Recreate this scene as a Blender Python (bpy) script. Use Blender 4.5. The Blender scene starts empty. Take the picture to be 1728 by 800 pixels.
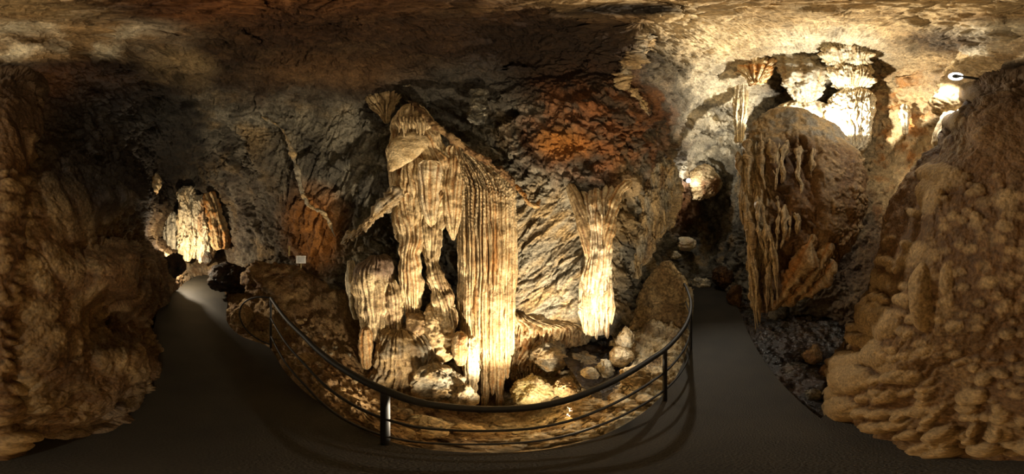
import bpy, bmesh, math, random
import numpy as np
QUAL = 1.0
from mathutils import Vector, Matrix

random.seed(7)
RNG = np.random.RandomState(11)
scn = bpy.context.scene
COL = scn.collection
EYE = 1.7                      # height of the viewpoint above the walkway
PXD = 4.8                      # photo pixels per degree (1728 px = 360 degrees)

# ------------------------------------------------------------------ directions
def az_of(x): return np.radians((np.asarray(x, float) - 864.0) / PXD)
def el_of(y): return np.radians((400.0 - np.asarray(y, float)) / PXD)
def PD(x, y, d):
    """point seen at (x, y) whose horizontal distance is d metres"""
    a, e = az_of(x), el_of(y)
    d = np.asarray(d, float)
    return np.stack(np.broadcast_arrays(np.sin(a) * d, np.cos(a) * d, EYE + d * np.tan(e)), -1)
def PR(x, y, r):
    a, e = az_of(x), el_of(y)
    return np.stack(np.broadcast_arrays(np.sin(a) * np.cos(e) * r, np.cos(a) * np.cos(e) * r, EYE + r * np.sin(e)), -1)
def GND(x, y, z=0.0):
    return PD(x, y, (EYE - z) / np.tan(-el_of(y)))

# ------------------------------------------------------------------ noise
def _h(i, j, k, s):
    n = i * np.uint32(374761393) + j * np.uint32(668265263) + k * np.uint32(2246822519) + np.uint32((s * 1274126177) & 0xffffffff)
    n = (n ^ (n >> np.uint32(13))) * np.uint32(1274126177)
    n = (n ^ (n >> np.uint32(15))) * np.uint32(2246822519)
    return n ^ (n >> np.uint32(16))
_G = np.array([[1,1,0],[-1,1,0],[1,-1,0],[-1,-1,0],[1,0,1],[-1,0,1],[1,0,-1],[-1,0,-1],
               [0,1,1],[0,-1,1],[0,1,-1],[0,-1,-1],[1,1,0],[-1,1,0],[0,-1,1],[0,-1,-1]], np.float32)
def perlin(p, s=0):
    p = np.asarray(p, np.float32); sh = p.shape[:-1]; p = p.reshape(-1, 3)
    fl = np.floor(p); i = fl.astype(np.int32).view(np.uint32); f = p - fl
    u = f * f * f * (f * (f * 6 - 15) + 10); w = 1 - u
    out = np.zeros(len(p), np.float32); one = np.uint32(1)
    for dx in (0, 1):
        ia = i[:, 0] + np.uint32(dx); wx = u[:, 0] if dx else w[:, 0]; fx = f[:, 0] - dx
        for dy in (0, 1):
            ib = i[:, 1] + np.uint32(dy); wxy = wx * (u[:, 1] if dy else w[:, 1]); fy = f[:, 1] - dy
            for dz in (0, 1):
                g = _G[_h(ia, ib, i[:, 2] + np.uint32(dz), s) & np.uint32(15)]
                out += wxy * (u[:, 2] if dz else w[:, 2]) * (g[:, 0] * fx + g[:, 1] * fy + g[:, 2] * (f[:, 2] - dz))
    return out.reshape(sh)
def fbm(p, o=4, s=0, gain=.5, lac=2.03):
    a, t, n = 1.0, 0, 0
    for k in range(o):
        t = t + a * perlin(p, s + k); n += a; a *= gain; p = p * lac + 3.17
    return t / n
def ridged(p, o=4, s=0, gain=.5):
    a, t, n = 1.0, 0, 0
    for k in range(o):
        t = t + a * (1 - 2.2 * np.abs(perlin(p, s + k))); n += a; a *= gain; p = p * 2.03 + 1.7
    return t / n
def cells(p, s=0, jit=.7):
    """nearest and second nearest feature point: distances, the cell's hash, the offset from its centre"""
    p = np.asarray(p, np.float32); sh = p.shape[:-1]; p = p.reshape(-1, 3)
    fl = np.floor(p - .5); i = fl.astype(np.int32).view(np.uint32); f = p - fl
    F1 = np.full(len(p), 9.0, np.float32); F2 = F1.copy(); ID = np.zeros(len(p), np.uint32); O = np.zeros_like(p)
    m0 = .5 - jit / 2; k10 = np.uint32(1023)
    for dx in (0, 1):
        for dy in (0, 1):
            for dz in (0, 1):
                h = _h(i[:, 0] + np.uint32(dx), i[:, 1] + np.uint32(dy), i[:, 2] + np.uint32(dz), s)
                o = np.stack([f[:, 0] - (dx + m0 + jit * (h & k10) / np.float32(1023)), f[:, 1] - (dy + m0 + jit * ((h >> np.uint32(10)) & k10) / np.float32(1023)),
                              f[:, 2] - (dz + m0 + jit * ((h >> np.uint32(20)) & k10) / np.float32(1023))], -1)
                q = (o * o).sum(-1); c = q < F1
                F2 = np.where(c, F1, np.minimum(F2, q)); F1 = np.where(c, q, F1); ID = np.where(c, h, ID); O[c] = o[c]
    return np.sqrt(F1).reshape(sh), np.sqrt(F2).reshape(sh), ID.reshape(sh), O.reshape(sh + (3,))
def worley(p, s=0): return cells(p, s)[:2]
def facets(p, s=0):
    """broken-rock relief: every cell is a plane tilted its own way; also the distance to the nearest joint"""
    f1, f2, h, o = cells(p, s, .9)
    g = _h(h, h, h, s + 1); k = np.uint32(255)
    v = np.stack([(g & k), (g >> np.uint32(8)) & k, (g >> np.uint32(16)) & k], -1).astype(np.float32) / 127.5 - 1
    return (v * o).sum(-1) + .35 * (((g >> np.uint32(24)) & k).astype(np.float32) / 127.5 - 1), f2 - f1
def sstep(a, b, x):
    t = np.clip((x - a) / (b - a), 0, 1); return t * t * (3 - 2 * t)
def mixc(a, b, t):
    a, b = np.asarray(a, float), np.asarray(b, float)
    return a * (1 - t[..., None]) + b * t[..., None]
def lin(r, g, b):
    f = lambda c: (c / 255 / 12.92) if c / 255 <= .04045 else ((c / 255 + .055) / 1.055) ** 2.4
    return np.array([f(r), f(g), f(b)])
def pinterp(q, xs, vs):
    """smooth (monotone) interpolation through the given rows"""
    xs = np.asarray(xs, float); vs = np.asarray(vs, float)
    if len(xs) < 3: return np.interp(q, xs, vs)
    h = np.diff(xs); m = np.diff(vs) / h
    t = np.zeros(len(xs)); t[0], t[-1] = m[0], m[-1]
    for k in range(1, len(xs) - 1):
        t[k] = 0 if m[k - 1] * m[k] <= 0 else 2 * m[k - 1] * m[k] / (m[k - 1] + m[k])
    q = np.clip(q, xs[0], xs[-1]); k = np.clip(np.searchsorted(xs, q, side='right') - 1, 0, len(xs) - 2)
    s = (q - xs[k]) / h[k]
    return ((1 + 2 * s) * (1 - s) ** 2 * vs[k] + s * (1 - s) ** 2 * h[k] * t[k]
            + s * s * (3 - 2 * s) * vs[k + 1] + s * s * (s - 1) * h[k] * t[k + 1])

# ------------------------------------------------------------------ colours of the minerals
CREAM  = lin(226, 202, 156); PALE = lin(236, 222, 188); HONEY = lin(190, 128, 58); RUST = lin(126, 76, 34)
GREY   = lin(150, 143, 124); DGREY = lin(84, 80, 70);  BROWN = lin(112, 82, 50);  DBROWN = lin(62, 44, 26)
MUD    = lin(150, 122, 82);  TAN   = lin(176, 150, 106); OCHRE = lin(168, 106, 34); BLACK = lin(26, 22, 17)

# ------------------------------------------------------------------ materials
def material(name, rough=.75, bump=.35, bscale=38, spec=.35, wet=0.0, grain=(.8, 1.18), cell=0.0):
    m = bpy.data.materials.new(name); m.use_nodes = True
    nt = m.node_tree; N = nt.nodes; L = nt.links
    b = N['Principled BSDF']
    at = N.new('ShaderNodeAttribute'); at.attribute_name = 'mineral'
    geo = N.new('ShaderNodeNewGeometry')
    n1 = N.new('ShaderNodeTexNoise'); n1.inputs['Scale'].default_value = bscale; n1.inputs['Detail'].default_value = 6; n1.inputs['Roughness'].default_value = .65
    n2 = N.new('ShaderNodeTexNoise'); n2.inputs['Scale'].default_value = bscale * .33; n2.inputs['Detail'].default_value = 5
    L.new(geo.outputs['Position'], n1.inputs['Vector']); L.new(geo.outputs['Position'], n2.inputs['Vector'])
    mr = N.new('ShaderNodeMapRange'); mr.inputs['From Min'].default_value = .3; mr.inputs['From Max'].default_value = .7
    mr.inputs['To Min'].default_value, mr.inputs['To Max'].default_value = grain
    L.new(n2.outputs['Fac'], mr.inputs['Value'])
    m2 = N.new('ShaderNodeMapRange'); m2.inputs['From Min'].default_value = .32; m2.inputs['From Max'].default_value = .68
    m2.inputs['To Min'].default_value, m2.inputs['To Max'].default_value = .55, 1.4
    L.new(n1.outputs['Fac'], m2.inputs['Value'])
    mm = N.new('ShaderNodeMath'); mm.operation = 'MULTIPLY'; L.new(mr.outputs['Result'], mm.inputs[0]); L.new(m2.outputs['Result'], mm.inputs[1])
    mul = N.new('ShaderNodeVectorMath'); mul.operation = 'SCALE'
    L.new(at.outputs['Color'], mul.inputs[0]); L.new(mm.outputs[0], mul.inputs['Scale'])
    L.new(mul.outputs['Vector'], b.inputs['Base Color'])
    h = n1.outputs['Fac']
    hs_ = N.new('ShaderNodeMath'); hs_.operation = 'MULTIPLY_ADD'; hs_.inputs[1].default_value = 1.6; L.new(n2.outputs['Fac'], hs_.inputs[0]); L.new(h, hs_.inputs[2]); h = hs_.outputs[0]
    if cell:
        v = N.new('ShaderNodeTexVoronoi'); v.inputs['Scale'].default_value = cell; L.new(geo.outputs['Position'], v.inputs['Vector'])
        ad = N.new('ShaderNodeMath'); ad.operation = 'SUBTRACT'; L.new(h, ad.inputs[0]); L.new(v.outputs['Distance'], ad.inputs[1]); h = ad.outputs[0]
    bp = N.new('ShaderNodeBump'); bp.inputs['Strength'].default_value = bump; bp.inputs['Distance'].default_value = .035
    L.new(h, bp.inputs['Height']); L.new(bp.outputs['Normal'], b.inputs['Normal'])
    rr = N.new('ShaderNodeMapRange'); rr.inputs['From Min'].default_value = .35; rr.inputs['From Max'].default_value = .65
    rr.inputs['To Min'].default_value = max(.12, rough - .15 - wet); rr.inputs['To Max'].default_value = rough
    L.new(n2.outputs['Fac'], rr.inputs['Value']); L.new(rr.outputs['Result'], b.inputs['Roughness'])
    b.inputs['Specular IOR Level'].default_value = spec
    return m
M_ROCK = material('limestone', .85, .7, 34, .25)
M_FLOW = material('flowstone', .7, .4, 45, .35, grain=(.75, 1.2))
M_POP  = material('cauliflower_flowstone', .75, .3, 60, .3, cell=60, grain=(.8, 1.18))
M_WET  = material('wet_stone', .5, .5, 40, .6, wet=.25)

def plain(name, col, rough=.5, metal=0.0, emit=None, estr=0, bump=0.0, bscale=60):
    m = bpy.data.materials.new(name); m.use_nodes = True
    nt = m.node_tree; b = nt.nodes['Principled BSDF']
    n = nt.nodes.new('ShaderNodeTexNoise'); n.inputs['Scale'].default_value = bscale; n.inputs['Detail'].default_value = 5
    g = nt.nodes.new('ShaderNodeNewGeometry'); nt.links.new(g.outputs['Position'], n.inputs['Vector'])
    cr = nt.nodes.new('ShaderNodeValToRGB'); cr.color_ramp.elements[0].position = .35; cr.color_ramp.elements[1].position = .68
    c = np.asarray(col)
    cr.color_ramp.elements[0].color = (*(c * .75), 1); cr.color_ramp.elements[1].color = (*np.minimum(1, c * 1.25), 1)
    nt.links.new(n.outputs['Fac'], cr.inputs['Fac']); nt.links.new(cr.outputs['Color'], b.inputs['Base Color'])
    b.inputs['Roughness'].default_value = rough; b.inputs['Metallic'].default_value = metal
    if bump:
        bp = nt.nodes.new('ShaderNodeBump'); bp.inputs['Strength'].default_value = bump; bp.inputs['Distance'].default_value = .01
        nt.links.new(n.outputs['Fac'], bp.inputs['Height']); nt.links.new(bp.outputs['Normal'], b.inputs['Normal'])
    if emit is not None:
        b.inputs['Emission Color'].default_value = (*emit, 1); b.inputs['Emission Strength'].default_value = estr
    return m
M_RAIL = plain('dark_painted_steel', lin(24, 23, 22), .6, 0)
M_LAMPBODY = plain('lamp_housing', lin(52, 50, 44), .5, .3)
M_LIT = plain('lit_diffuser', (.9, .9, .88), .4, 0, (1, .97, .9), 6)
M_BULB = plain('glowing_bulb', (.9, .9, .88), .4, 0, (1, .93, .82), 30)
M_SIGN = plain('white_sign_board', lin(225, 225, 222), .5)
M_WOOD = plain('sign_post_wood', lin(140, 120, 70), .7)

# ------------------------------------------------------------------ objects
def tag(o, label=None, cat=None, group=None, kind=None):
    if label: o['label'] = label
    if cat: o['category'] = cat
    if group: o['group'] = group
    if kind: o['kind'] = kind
    return o
def empty(name, loc, label, cat, group=None):
    o = bpy.data.objects.new(name, None); COL.objects.link(o); o.location = loc
    o.empty_display_size = .1
    return tag(o, label, cat, group)
def mesh_obj(name, V, F, mat, C=None, parent=None, smooth=True, origin=None):
    V = np.asarray(V, float).reshape(-1, 3)
    if parent is not None: org = np.array(parent.location)
    elif origin is not None: org = np.asarray(origin, float)
    else: org = np.zeros(3)
    me = bpy.data.meshes.new(name)
    me.vertices.add(len(V)); me.vertices.foreach_set('co', (V - org).ravel().astype(np.float32))
    F = [np.asarray(f, np.int64) for f in F if len(f)]
    idx = np.concatenate([f.ravel() for f in F]); tot = np.concatenate([np.full(len(f), f.shape[1]) for f in F])
    me.loops.add(len(idx)); me.loops.foreach_set('vertex_index', idx.astype(np.int32))
    me.polygons.add(len(tot)); st = np.concatenate([[0], np.cumsum(tot)[:-1]])
    me.polygons.foreach_set('loop_start', st.astype(np.int32)); me.polygons.foreach_set('loop_total', tot.astype(np.int32))
    me.polygons.foreach_set('use_smooth', np.full(len(tot), smooth))
    me.update(calc_edges=True); me.validate()
    if C is not None:
        a = me.color_attributes.new('mineral', 'FLOAT_COLOR', 'POINT')
        C4 = np.ones((len(V), 4), np.float32); C4[:, :3] = np.clip(C.reshape(-1, 3), 0.004, .95)
        a.data.foreach_set('color', C4.ravel())
    me.materials.append(mat)
    o = bpy.data.objects.new(name, me); COL.objects.link(o)
    if parent is not None: o.parent = parent
    else: o.location = org
    return o
def grid_faces(nv, nu, wrap=False, flip=False):
    i = np.arange(nv - 1)[:, None]; j = np.arange(nu if wrap else nu - 1)[None, :]
    j2 = (j + 1) % nu
    f = np.stack([i * nu + j, i * nu + j2, (i + 1) * nu + j2, (i + 1) * nu + j], -1).reshape(-1, 4)
    return f[:, ::-1] if flip else f
def grid_normals(P, wrap=False):
    if wrap:
        E = np.concatenate([P[:, -1:], P, P[:, :1]], 1); du = E[:, 2:] - E[:, :-2]
    else: du = np.gradient(P, axis=1)
    dv = np.gradient(P, axis=0)
    n = np.cross(dv, du); return n / (np.linalg.norm(n, axis=-1, keepdims=True) + 1e-9)

# ---- surface characters: each takes points, an across-coordinate (turns, flute count free) and returns (height, colour)
def s_rock(P, k=1.0, c=(GREY, DGREY, TAN), s=0, tilt=(0, 0, 0), amp=1.0, crack=.5, grain=(1, 1, 1)):
    Q = P * k + np.array(tilt) * P[..., 2:3]
    Q = Q * np.array(grain)
    W = np.stack([fbm(Q * 1.7, 3, s), fbm(Q * 1.7 + 9.1, 3, s + 3), fbm(Q * 1.7 - 7.7, 3, s + 6)], -1)
    big = W[..., 0]; Qw = Q + W * .35
    a1, e1 = facets(Qw * 1.5, s + 30); a2, e2 = facets(Qw * 3.6, s + 33); a3, e3 = facets(Qw * 9 + W, s + 36)
    fine = fbm(Q * 15, 3, s + 40)
    j1 = 1 - sstep(0, .1, e1); j2 = 1 - sstep(0, .12, e2); j3 = 1 - sstep(0, .16, e3)
    pit = sstep(.12, .4, fbm(Q * 5.5, 3, s + 44))
    h = amp * (.2 * big + .10 * a1 + .055 * a2 + .026 * a3 + .035 * fine - .05 * crack * j1 - .035 * crack * j2 - .012 * j3 * crack - .03 * pit)
    t = sstep(-.3, .3, fbm(Q * 1.9, 4, s + 50) + .25 * a2); st = sstep(.0, .35, fbm(Q * np.array([1.4, 1.4, .8]), 5, s + 60))
    C = mixc(mixc(c[0], c[1], t), c[2], st * .8)
    C = C * ((1 - .45 * crack * np.maximum(j1, .7 * j2)) * (1 - .3 * pit) * (1 + .8 * fine))[..., None]
    return h, C
def s_flow(P, u, n=14, k=1.0, c=(CREAM, TAN, HONEY), s=0, amp=1.0, deep=.03, rough=.35, wob=.12):
    """fluted dripstone: u is the across-coordinate in turns, n the flutes per turn"""
    w = fbm(np.stack([u * n * .35, P[..., 2] * .9, u * 0 + s], -1), 3, s) * n * wob
    a = u * n + w
    fl = np.abs(np.sin(np.pi * a)) ** .75
    a2 = u * n * 2.7 + w * 1.5 + 3.3
    fl2 = np.abs(np.sin(np.pi * a2)) ** .8
    sc = perlin(np.stack([np.floor(a) * 1.7, P[..., 2] * .8, u * 0], -1), s + 3)
    lump = fbm(P * 4.5 * k, 3, s + 5); fine = fbm(P * np.array([26, 26, 11]) * k, 3, s + 9)
    h = amp * (deep * 1.25 * (fl - .6) * (1 + .8 * sc) + deep * .5 * (fl2 - .5) + .05 * rough * lump * 2 + .02 * rough * fine)
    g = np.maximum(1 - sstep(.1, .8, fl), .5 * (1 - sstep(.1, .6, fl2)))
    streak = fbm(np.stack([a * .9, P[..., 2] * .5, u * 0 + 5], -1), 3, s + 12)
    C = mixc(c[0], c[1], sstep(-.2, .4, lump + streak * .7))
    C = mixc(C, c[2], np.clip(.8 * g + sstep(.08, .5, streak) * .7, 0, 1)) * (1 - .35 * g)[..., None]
    return h, C * (1 + .45 * fine)[..., None]
def s_pop(P, k=1.0, c=(TAN, BROWN, MUD), s=0, amp=1.0, sq=.8, knob=1.0):
    Q = P * k * np.array([1, 1, sq]) + fbm(P * k * 1.6, 2, s)[..., None] * .35
    f1, _ = worley(Q * 5.2, s); b1 = np.sqrt(np.clip(1 - (f1 / .5) ** 2, 0, 1))
    g1, _ = worley(Q * 11, s + 5); b2 = np.sqrt(np.clip(1 - (g1 / .55) ** 2, 0, 1))
    big = fbm(Q * 1.8, 3, s + 9); fine = fbm(P * 38, 3, s + 13); patch = sstep(-.2, .12, fbm(Q * 1.5 + 4, 2, s + 15)); p2 = sstep(-.2, .2, fbm(Q * 2.3 + 8, 2, s + 17))
    rib = ridged(P * k * np.array([3.2, 3.2, .9]), 3, s + 19)
    h = amp * (.16 * big + .075 * knob * b1 * patch + .034 * b2 * (.3 + .7 * p2) + .035 * rib + .016 * fine)
    C = mixc(c[1], c[0], np.clip(.05 + .6 * b1 * patch + .45 * b2 * p2, 0, 1)); C = mixc(C, c[2], sstep(-.1, .3, fbm(Q * 2.1, 4, s + 20)) * .6)
    return h, C * (1 + .7 * fine)[..., None]

# ---- body of revolution whose outline is given by rows (y, left, right, distance)
def lathe(name, rows, surf, mat, nu=96, nv=90, depth=.8, power=2.0, parent=None, twist=0.0, cap=True, edge=.25, fit=0.0, irr=.14):
    rows = sorted(rows); ys = [r[0] for r in rows]
    v = np.linspace(0, 1, nv); q = ys[0] + (ys[-1] - ys[0]) * v
    xl = pinterp(q, ys, [r[1] for r in rows]); xr = pinterp(q, ys, [r[2] for r in rows]); d = pinterp(q, ys, [r[3] for r in rows])
    half = np.radians((xr - xl) / 2 / PXD); ac = az_of((xl + xr) / 2)
    a = np.sin(half) * d / (1 - np.sin(half) * depth * .75); b = a * depth
    # round off the very top and bottom
    if cap:
        L = np.abs(np.diff(EYE + d * np.tan(el_of(q)))).sum() + 1e-6
        for s0 in (0, -1):
            w = max(a[0 if s0 == 0 else -1], 1e-3); t = min(.3, edge * w / L * 1.6)
            if t > 0:
                vv = v if s0 == 0 else 1 - v
                f = np.sqrt(np.clip(1 - (1 - np.clip(vv / t, 0, 1)) ** 2, 0, 1)); a = a * np.maximum(f, .02); b = b * np.maximum(f, .02)
    z = EYE + d * np.tan(el_of(q))
    bmax = np.maximum(b, 1e-4)
    th = np.linspace(0, 2 * np.pi, nu, endpoint=False)
    cs, sn = np.cos(th), np.sin(th)
    cx = np.sign(cs) * np.abs(cs) ** (2 / power); sx = np.sign(sn) * np.abs(sn) ** (2 / power)
    front = d + bmax * 0
    bc = pinterp(q, ys, [r[3] for r in rows]) + a.max() * depth * fit + b * (1 - fit)   # axis distance
    R = np.stack([np.cos(ac), -np.sin(ac)], -1); D = np.stack([np.sin(ac), np.cos(ac)], -1)
    X = bc[:, None] * D[:, :1] + (a[:, None] * sx) * R[:, :1] - (b[:, None] * cx) * D[:, :1]
    Y = bc[:, None] * D[:, 1:] + (a[:, None] * sx) * R[:, 1:] - (b[:, None] * cx) * D[:, 1:]
    P = np.stack([X, Y, np.broadcast_to(z[:, None], X.shape)], -1)
    n = grid_normals(P, True)
    ctr = np.stack([bc * D[:, 0], bc * D[:, 1], z], -1)[:, None, :]
    sg = np.sign(((P - ctr) * n)[..., :2].sum(-1).mean()); n = n * (sg if sg else 1)
    u = np.broadcast_to(th / (2 * np.pi) + twist * v[:, None], X.shape)
    am = float(np.percentile(a, 75)); h, C = surf(P, u); h = h + irr * am * 2 * fbm(P * (.75 / am), 3, len(name) + int(rows[0][1]))
    taper = np.minimum(1, a / (.35 * np.percentile(a, 70) + 1e-6))[:, None]
    P = P + n * (h * taper)[..., None]
    V = P.reshape(-1, 3); Cc = C.reshape(-1, 3)
    V = np.concatenate([V, P[0].mean(0)[None], P[-1].mean(0)[None]]); Cc = np.concatenate([Cc, C[0].mean(0)[None], C[-1].mean(0)[None]])
    j = np.arange(nu); j2 = (j + 1) % nu; k0 = nv * nu
    F = [grid_faces(nv, nu, True), np.stack([np.full(nu, k0), j2, j], -1), np.stack([np.full(nu, k0 + 1), (nv - 1) * nu + j, (nv - 1) * nu + j2], -1)]
    org = np.array([V[:, 0].mean(), V[:, 1].mean(), V[:, 2].min()])
    return mesh_obj(name, V, F, mat, Cc, parent, True, org)
# ---- a rib or tube through points with a radius each
def sweep(name, pts, rad, surf, mat, nu=20, ns=60, parent=None, flat=1.0):
    pts = np.asarray(pts, float); t = np.linspace(0, len(pts) - 1, ns); kx = np.arange(len(pts))
    Q = np.stack([pinterp(t, kx, pts[:, i]) for i in range(3)], -1); r = pinterp(t, kx, rad)
    r = r * np.maximum(.06, np.sqrt(np.clip(1 - (2 * np.abs(t / t[-1] - .5)) ** 10, 0, 1)))
    T = np.gradient(Q, axis=0); T /= np.linalg.norm(T, axis=1, keepdims=True)
    A = np.cross(T, np.array([.12, .21, .97])); A /= np.linalg.norm(A, axis=1, keepdims=True); B = np.cross(T, A)
    th = np.linspace(0, 2 * np.pi, nu, endpoint=False)
    n = A[:, None] * np.cos(th)[None, :, None] + B[:, None] * np.sin(th)[None, :, None] * flat
    P = Q[:, None] + n * r[:, None, None]
    C = None
    if surf is not None:
        h, C = surf(P, np.broadcast_to(th / (2 * np.pi), P.shape[:2])); P = P + n * (h * np.minimum(1, r / r.max())[:, None])[..., None]
    V = np.concatenate([P.reshape(-1, 3), Q[:1], Q[-1:]])
    if C is not None: C = np.concatenate([C.reshape(-1, 3), C[0, :1], C[-1, :1]])
    j = np.arange(nu); j2 = (j + 1) % nu; k0 = ns * nu
    F = [grid_faces(ns, nu, True, True), np.stack([np.full(nu, k0), j, j2], -1), np.stack([np.full(nu, k0 + 1), (ns - 1) * nu + j2, (ns - 1) * nu + j], -1)]
    return mesh_obj(name, V, F, mat, C, parent, True, Q.mean(0) * [1, 1, 0] + [0, 0, V[:, 2].min()])
# ---- loose stone: a lumpy, faceted ellipsoid standing at a seen spot
def stone(name, x, y, d, w, h, dp=.9, yaw=0.0, c=(GREY, TAN, BROWN), s=0, angular=.5, mat=None, parent=None, n=56, lean=0.0):
    """w, h: seen width and height in photo pixels, centred on (x, y)"""
    p = PD(x, y, d); r = d / math.cos(float(el_of(y)))
    sx = d * math.tan(math.radians(w / 2 / PXD)); sz = r * math.tan(math.radians(h / 2 / PXD)) / max(.45, math.cos(float(el_of(y))) ** .5)
    nv, nu = n, n * 2
    ph = np.linspace(0, np.pi, nv)[:, None]; th = np.linspace(0, 2 * np.pi, nu, endpoint=False)[None]
    U = np.stack(np.broadcast_arrays(np.sin(ph) * np.cos(th), np.sin(ph) * np.sin(th), np.cos(ph) + th * 0), -1)
    rs = np.random.RandomState(s + 100)
    rr = np.ones(U.shape[:2])
    for k in range(14):                                   # chop faces off
        m = rs.normal(size=3); m /= np.linalg.norm(m); q = rs.uniform(.62, .95)
        dt = U @ m; cut = np.where(dt > .05, q / np.maximum(dt, .05), 9); rr = np.minimum(rr, cut * angular + np.maximum(cut, 1) * (1 - angular))
    rr = rr * (1 + .16 * fbm(U * 1.3 + s, 3, s) + .05 * fbm(U * 5 + s, 3, s + 4) + .02 * fbm(U * 16 + s, 2, s + 6))
    a1, e1 = facets(U * 1.5 + s, s + 20); a2, e2 = facets(U * 3.6 + s, s + 22)
    rr = rr + (.10 * a1 + .06 * a2) * (.08 + angular * 1.25) - .05 * (1 - sstep(0, .1, e1)) * angular
    E = U * rr[..., None] * np.array([sx, sx * dp, sz])
    E[..., 0] += lean * E[..., 2]
    ca, sa = math.cos(yaw), math.sin(yaw)
    a = float(az_of(x)); ca, sa = math.cos(-a + yaw), math.sin(-a + yaw)
    E = np.stack([E[..., 0] * ca - E[..., 1] * sa, E[..., 0] * sa + E[..., 1] * ca, E[..., 2]], -1)
    P = p + E
    t = fbm(P * 5, 3, s + 8); f = fbm(P * 30, 3, s + 2)
    C = mixc(mixc(c[0], c[1], sstep(-.3, .35, t)), c[2], sstep(.05, .5, fbm(P * 3.1 + 7, 3, s + 3)) * .7) * (1 + .8 * f)[..., None]
    V = P.reshape(-1, 3)
    return mesh_obj(name, V, [grid_faces(nv, nu, True, True)], mat or M_ROCK, C, parent, True, [p[0], p[1], V[:, 2].min()])

#SHELL
# ------------------------------------------------------------------ the cave shell
def plane_d(x, y, base, lean):
    c = np.maximum(.12, -np.cos(az_of(x))); t = np.tan(el_of(y))
    return (base + lean * EYE) / np.maximum(.15, c - lean * t)
CP = []                                        # (x, y, true distance)
def cd(x, y, d): CP.append((x, y, d / math.cos(float(el_of(y)))))
def cz(x, y, z): CP.append((x, y, (z - EYE) / math.sin(float(el_of(y)))))
for x in range(0, 1728, 216):
    cz(x, -28, 4.75)
for x, z in ((0, 4.5), (120, 4.5), (250, 4.6), (400, 4.7), (520, 4.7), (640, 4.7), (760, 4.8), (880, 5.0), (960, 5.1), (1060, 4.6), (1180, 4.7), (1300, 5.0), (1420, 5.1), (1560, 4.7), (1660, 4.5)):
    cz(x, 40, z)
for x, z in ((0, 3.9), (80, 3.8), (160, 4.3), (260, 4.6), (380, 4.9), (500, 4.8), (600, 4.8), (700, 5.2), (800, 5.3), (900, 5.4), (980, 5.0), (1050, 4.5), (1110, 5.0), (1200, 5.3), (1300, 6.0), (1400, 6.5), (1500, 5.9), (1580, 5.0), (1660, 4.4)):
    cz(x, 105, z)
for x, d in ((0, 1.55), (60, 1.5), (120, 1.7), (180, 2.1), (250, 2.7), (320, 3.1), (400, 3.0), (480, 2.9), (560, 2.8), (620, 2.75), (700, 2.8), (780, 2.85), (860, 2.7), (920, 2.25), (1000, 2.0), (1060, 2.1), (1110, 2.7), (1170, 3.3), (1230, 3.4), (1320, 3.5), (1420, 3.3), (1500, 3.0), (1570, 2.7), (1650, 2.1)):
    cd(x, 190, d)
for x, d in ((180, 1.9), (215, 2.4), (270, 6.4), (330, 6.6), (380, 4.4), (440, 3.4), (500, 3.1), (570, 2.85), (640, 2.7), (760, 2.85), (860, 2.7), (930, 2.5), (1000, 2.35), (1060, 2.6), (1110, 3.3), (1150, 5.0), (1190, 7.0), (1230, 6.0), (1290, 3.8), (1380, 3.9), (1470, 3.4), (1540, 2.9), (1600, 2.3)):
    cd(x, 285, d)
cd(258, 312, 6.4)
for x, d in ((180, 1.8), (225, 2.6), (252, 5.0), (275, 8.5), (325, 9.5), (370, 8.0), (400, 5.2), (440, 4.1), (490, 3.6), (560, 3.0), (640, 2.95), (690, 3.1), (755, 3.3), (800, 2.9), (880, 2.55), (960, 2.5), (1010, 2.45), (1060, 2.7), (1095, 3.4), (1130, 5.0), (1160, 8.5), (1205, 8.5), (1240, 6.0), (1290, 3.8), (1380, 3.6), (1470, 3.1), (1560, 2.2)):
    cd(x, 400, d)
for x, d in ((180, 1.6), (230, 2.2), (270, 4.2), (300, 6.0), (350, 7.0), (400, 5.5), (450, 4.3), (520, 3.6), (600, 3.0), (680, 2.9), (755, 3.1), (810, 2.7), (880, 2.45), (960, 2.35), (1020, 2.35), (1080, 2.7), (1130, 4.2), (1170, 6.5), (1220, 6.5), (1260, 4.2), (1310, 3.4), (1400, 3.3), (1480, 2.6), (1560, 1.7)):
    cd(x, 540, d)
for x in range(330, 1500, 60): cd(x, 700, 2.9 if 560 < x < 1120 else 3.6)
for x in (1590, 1640, 1690, 1728, 30, 80):
    for y in (300, 400, 500, 600, 690, 740):
        cd(x % 1728, y, float(plane_d(x, y, .33, .30)) + (.18 if x < 1728 and x > 1500 else 0.0))
for x in (130, 180, 225):
    for y in (330, 430, 500, 600, 690, 740):
        cd(x, y, min(4.5, float(plane_d(x, y, .52, .24))))
CP = np.array(CP)
cu = PR(CP[:, 0], CP[:, 1], 1.0) - [0, 0, EYE]
K = np.linalg.norm(cu[:, None] - cu[None], axis=-1)
Wr = np.linalg.solve(K + 1e-3 * np.eye(len(CP)), np.log(CP[:, 2]) - np.log(3.0))
def shell_r(x, y):
    dv = PR(x, y, 1.0) - [0, 0, EYE]; sh = dv.shape[:-1]; dv = dv.reshape(-1, 3); out = np.zeros(len(dv))
    for k in range(len(CP)):
        out += Wr[k] * np.sqrt(((dv - cu[k]) ** 2).sum(-1))
    return (3.0 * np.exp(out)).reshape(sh)

NX, NY = int(1300 * QUAL), int(560 * QUAL)
gx = np.linspace(0, 1728, NX, endpoint=False); gy = np.linspace(-31.5, 742, NY)
GX, GY = np.meshgrid(gx, gy)
SP = PR(GX, GY, shell_r(GX, GY))
dist = np.linalg.norm(SP - [0, 0, EYE], axis=-1)
sc = np.clip(dist / 2.2, .45, 1.25)
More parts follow.
